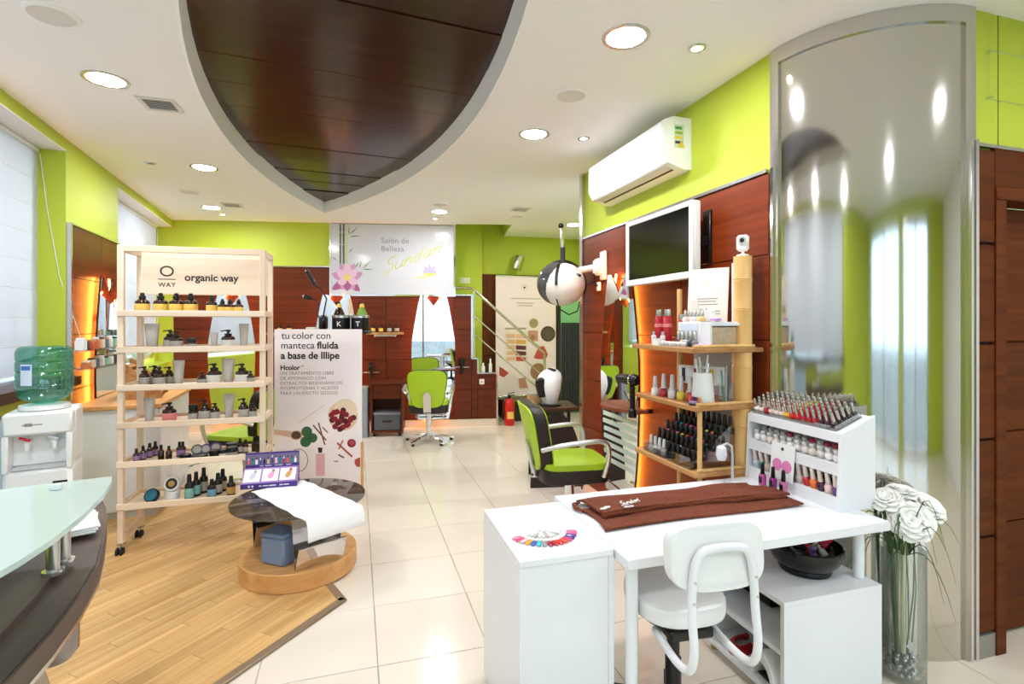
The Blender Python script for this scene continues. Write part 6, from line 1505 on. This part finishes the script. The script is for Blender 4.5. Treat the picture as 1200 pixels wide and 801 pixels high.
# ------------------------------------------------------------------ left side: cooler, counter, reception desk
def cooler():
    t = thing('water_cooler', 'white water dispenser with recessed taps beside the window', 'water cooler', (-1.60, 3.40, 0), R(14))
    w, d, h = .275, .30, 1.0
    m = MB(); m.box((0, 0, .36), (w, d, .70), .02); m.build('lower_body', WHITEP, t)
    m = MB(); m.bb(-w / 2, w / 2, -d / 2 + .09, d / 2, .71, h, .012); m.build('upper_body', WHITEP, t)
    m = MB(); m.bb(-w / 2, w / 2, -d / 2, -d / 2 + .09, .885, h, .012); m.build('front_cap', WHITEP, t)
    for s in (-1, 1): m = MB(); m.bb(s * w / 2 - (.025 if s > 0 else 0), s * w / 2 + (.025 if s < 0 else 0), -d / 2, -d / 2 + .09, .70, .886, .004); m.build('cheek', WHITEP, t)
    m = MB(); m.box((0, -.1, .713), (.21, .09, .006), .001); m.build('drip_tray', CAPG, t)
    for x, c in ((-.05, lacq((206, 30, 60))), (.06, lacq((210, 214, 222)))):
        m = MB(); m.cyl((x, -.06, .84), (x, -.11, .84), .014, n=12); m.lathe([(.010, .80), (.012, .84)], c=(x, -.105, 0), n=12); tp = m.build('tap', WHITEP, t); m = MB(); m.box((x - .005, -.118, .862), (.05, .012, .014), .004, 0, 0, .4); m.build('tap_lever', c, tp)
    m = MB(); m.bb(-.06, .02, -d / 2 - .0008, -d / 2 + .001, .935, .942); m.bb(-.05, -.02, -d / 2 - .0008, -d / 2 + .001, .93, .948); m.build('brand_mark', LABG, t)
    m = MB(); m.bb(.06, .12, -d / 2 - .004, -d / 2, .58, .64, .003); m.build('black_badge', BLACK, t)
    m = MB(); m.lathe([(.10, 1.0), (.11, 1.004), (.105, 1.025), (.07, 1.03)], n=30); m.build('bottle_collar', WHITEP, t)
    b = thing('water_bottle', 'upturned green-blue water bottle on the dispenser', 'water bottle', (-1.60, 3.40, 1.025), R(14))
    prof = [(.03, .004), (.045, .008), (.10, .035), (.116, .06), (.122, .085), (.122, .11), (.117, .118), (.122, .114), (.122, .17), (.117, .178), (.122, .186), (.122, .23), (.117, .238), (.122, .246), (.122, .285), (.114, .305), (.10, .315)]
    m = MB(); m.lathe([(r_ * .98, z * .98) for r_, z in prof], n=36); m.build('bottle_shell', BOTTLEG, b)
    m = MB(); m.prism([(.124 * math.cos(a), .124 * math.sin(a)) for a in [R(-128 + 5 * i) for i in range(6)]] + [(.1215 * math.cos(a), .1215 * math.sin(a)) for a in [R(-103 - 5 * i) for i in range(6)]], .11, .22); s = m.build('bottle_label', mat('label_pale', (214, 226, 240), .5), b)
    m = MB(); m.prism([(.125 * math.cos(a), .125 * math.sin(a)) for a in [R(-126 + 5 * i) for i in range(5)]] + [(.124 * math.cos(a), .124 * math.sin(a)) for a in [R(-106 - 5 * i) for i in range(5)]], .19, .212); m.build('label_print', mat('label_navy', (70, 120, 190), .5), s)
cooler()
def counter():
    t = thing('make_up_counter', 'white counter with light wood top below the left mirror', 'counter', (0, 0, 0)); t.matrix_world = LF
    x0, x1 = .95, 2.02
    m = MB(); m.bb(.72, 1.75, -.62, -.085, .06, .82, .004); m.build('counter_body', WHITE, t); m = MB(); m.bb(.74, 1.73, -.60, -.085, 0, .06); m.build('plinth', CAPG, t)
    m = MB(); m.bb(.70, 1.78, -.65, -.085, .82, .85, .004); m.build('counter_top', OAKP, t)
    for a, b_ in ((.73, 1.07), (1.075, 1.41), (1.415, 1.74)): m = MB(); m.bb(a, b_, -.638, -.62, .08, .81, .003); m.build('door', WHITE, t)
    # glass shelves with small cosmetics in front of the wall
    G = 'cosmetics on the left wall shelves'
    for k, z in enumerate((1.26, 1.12)):
        s = thing('glass_shelf', '%s narrow glass shelf with cosmetics before the left mirror' % ('upper', 'lower')[k], 'shelf', (0, 0, 0)); s.matrix_world = LF
        m = MB(); m.bb(.70 + .1 * k, 1.60, -.19, -.08, z - .010, z, .002); m.build('shelf_pane', ACRYL, s)
        for x in (.95, 1.5): m = MB(); m.cyl((x, -.02, z - .005), (x, -.14, z - .005), .007, n=8); m.build('shelf_rod', STEEL, s)
    rnd = random.Random(6)
    PAL = [(236, 236, 232), (206, 120, 70), (230, 226, 214), (60, 60, 66), (226, 200, 170), (150, 190, 170), (196, 90, 50), (90, 110, 130)]
    for k, z in enumerate((1.26, 1.12)):
        for i in range(8):
            x = .76 + .1 * k + .098 * i; p = LF @ Vector((x, -.135, z))
            h = rnd.uniform(.05, .10); w_ = rnd.uniform(.025, .036)
            t2 = thing('cosmetic_box', 'small cosmetics pack on the %s left glass shelf, %s from the window' % (('upper', 'lower')[k], ORD[i]), 'cosmetic pack', p, LANG + rnd.uniform(-.3, .3), G)
            c = PAL[(i * 3 + k) % 8]
            m = MB(); m.box((0, 0, h * .4), (w_ * 2, w_ * 1.6, h * .8), .003); m.build('pack_body', mat('pack_%d' % ((i * 3 + k) % 8), c, .4), t2); m = MB(); m.box((0, 0, h * .9), (w_ * 1.6, w_ * 1.3, h * .2), .003); m.build('pack_lid', (WHITEP, BLACK, LABGD)[i % 3], t2)
    # wooden slat wine-rack style shelf with pencils on the counter
    s = thing('pencil_rack', 'slanted wooden slat rack with cosmetic pencils on the counter', 'rack', (0, 0, 0)); s.matrix_world = LF @ Matrix.Translation((1.25, -.42, .85)) @ Matrix.Rotation(R(6), 4, 'Z')
    for i in range(5):
        m = MB(); m.box((0, -.10 + .055 * i, .05 + .05 * i), (.46, .05, .012), .002, rx=R(25)); m.build('slat', SHELFW, s)
    for x in (-.22, .22): m = MB(); m.slab([(-.13, 0), (.15, 0), (.15, .30), (.12, .30), (-.13, .05)], x - .006, x + .006); o = m.build('rack_side', SHELFW, s); o.rotation_euler = (0, 0, PI / 2); o.location = (0, 0, 0)
    return
counter()

# reception desk -----------------------------------------------------
def reception():
    t = thing('reception_desk', 'curved dark wenge reception desk with raised frosted glass counter', 'desk', (0, 0, 0))
    OUT = [(-.93, 2.30), (-.86, 2.16), (-.80, 2.04), (-.755, 1.93), (-.68, 1.72), (-.632, 1.568), (-.60, 1.40), (-.582, 1.25), (-.576, 1.09), (-.585, .85), (-.62, .55), (-.68, .25)]
    def off(pts, d):
        q = []
        for i in range(len(pts)):
            a = Vector(pts[max(0, i - 1)]); b = Vector(pts[min(len(pts) - 1, i + 1)]); n_ = Vector((-(b - a).y, (b - a).x)).normalized(); q.append((pts[i][0] - n_.x * d, pts[i][1] - n_.y * d))
        return q
    def ribbon(name, d0, d1, z0, z1, m_, pts=OUT):
        m = MB(); a = off(pts, d0); b = off(pts, d1); m.loft([[(p[0], p[1], z0), (p[0], p[1], z1), (q[0], q[1], z1), (q[0], q[1], z0)] for p, q in zip(a, b)]); return m.build(name, m_, t, ang=45)
    ribbon('desk_ledge', .0, .17, .825, .85, WENGE)
    ribbon('inner_ledge', .07, .175, .85, .864, WENGE)
    ribbon('edge_band', -.006, .002, .80, .846, WENGE); ribbon('edge_strip', -.007, .0, .79, .80, STEEL)
    ribbon('inner_apron', .15, .165, .60, .825, WENGE)
    m = MB(); m.loft([[(-.655 + q * math.cos(a), 1.43 + q * math.sin(a), z) for a in [2 * PI * i / 24 for i in range(24)]] for q, z in ((.045, .79), (.045, .715), (.03, .695))]); m.build('cable_cup', pane('bronze_acrylic', (170, 140, 110), .25), t)
    ribbon('base_panel', .36, .38, .0, .80, WENGE, OUT[2:]); ribbon('base_arm', .1, .36, .76, .80, WENGE, OUT[6:8])
    # glass counter
    near = [(-.655, 1.72), (-.633, 1.66), (-.605, 1.537), (-.586, 1.397), (-.578, 1.254), (-.584, 1.158), (-.597, 1.075), (-.633, .84), (-.69, .54), (-.79, .24)]
    farp = [(-1.22, .24), (-1.2, .95), (-1.17, 1.43), (-1.11, 1.61), (-.884, 1.666), (-.716, 1.705)]
    m = MB(); m.prism(near + farp, 1.018, 1.03); m.build('glass_counter', FROST, t)
    for x, y in ((-.69, 1.50), (-.695, 1.56), (-.70, .85)):
        m = MB(); m.cyl((x, y, .86), (x, y, 1.017), .0135, n=16); p = m.build('glass_post', STEEL, t)
        for z in (.864, 1.008): m = MB(); m.cyl((x, y, z), (x, y, z + .009), .022, n=16); m.build('post_flange', CHROME, p)
reception()
t = thing('glass_paperweight', 'small clear paperweight on the frosted glass counter', 'paperweight', (-.74, 1.62, 1.03)); m = MB(); m.pillow((0, 0, .008), .028, .014, .016, 2.4, 16, 6); m.build('crystal', mat('crystal', (210, 222, 222), .05, coat=.5), t); m = MB(); m.pillow((0, 0, .001), .024, .012, .002, 2.4, 12, 4); m.build('felt', DARKG, t)
t = thing('paper_pad', 'stack of white paper lying on the dark desk ledge', 'paper', (-.80, 1.82, .8645), R(20)); 
for i in range(3): m = MB(); m.box((0, 0, .003 + .006 * i), (.13, .19, .0055), .001, .06 * i); m.build('sheet_pad', WHITEP, t)
t = thing('card_terminal', 'white box-shaped device behind the desk posts', 'device', (-.86, 1.60, .8645), R(-12)); m = MB(); m.box((0, 0, .03), (.10, .16, .06), .008); m.build('device_body', WHITEP, t); m = MB(); m.box((.0, -.02, .062), (.07, .09, .004), .001); m.build('device_screen', CAPG, t); m = MB(); m.box((0, -.086, .02), (.08, .02, .012), .003); m.build('cable_plug', DARKG, t)
# pale blue radiator panel under the near window
t = thing('radiator', 'pale blue flat panel under the near window sill', 'radiator', (0, 0, 0)); t.matrix_world = LF
m = MB(); m.bb(-1.4, .02, -.07, -.03, .12, .92, .006); m.build('panel', mat('pale_blue', (170, 200, 220), .4), t)
for x in (-1.2, -.2): m = MB(); m.bb(x - .02, x + .02, -.03, 0, .3, .36); m.build('wall_bracket', WHITE, t); m = MB(); m.cyl((x, -.05, .12), (x, -.05, 0), .01, n=8); m.build('pipe', WHITE, t)
# clear bracket on the lime wall above the door
t = thing('clear_sign_holder', 'empty clear sign holder frame on the lime wall above the door', 'sign holder', (2.80, 1.59, 2.44))
for a_ in ((-.14, .14, 0, .003), (-.14, .14, .217, .22)): m = MB(); m.bb(a_[0], a_[1], -.004, 0, a_[2], a_[3]); m.build('rim_bar', ACRYL, t)
for x in (-.14, .137): m = MB(); m.bb(x, x + .003, -.004, 0, .003, .217); m.build('rim_bar', ACRYL, t)
for x, z in ((-.13, .01), (.13, .01), (-.13, .21), (.13, .21)): m = MB(); m.cyl((x, -.012, z), (x, .01, z), .006, n=10); m.build('stud', CHROME, t)
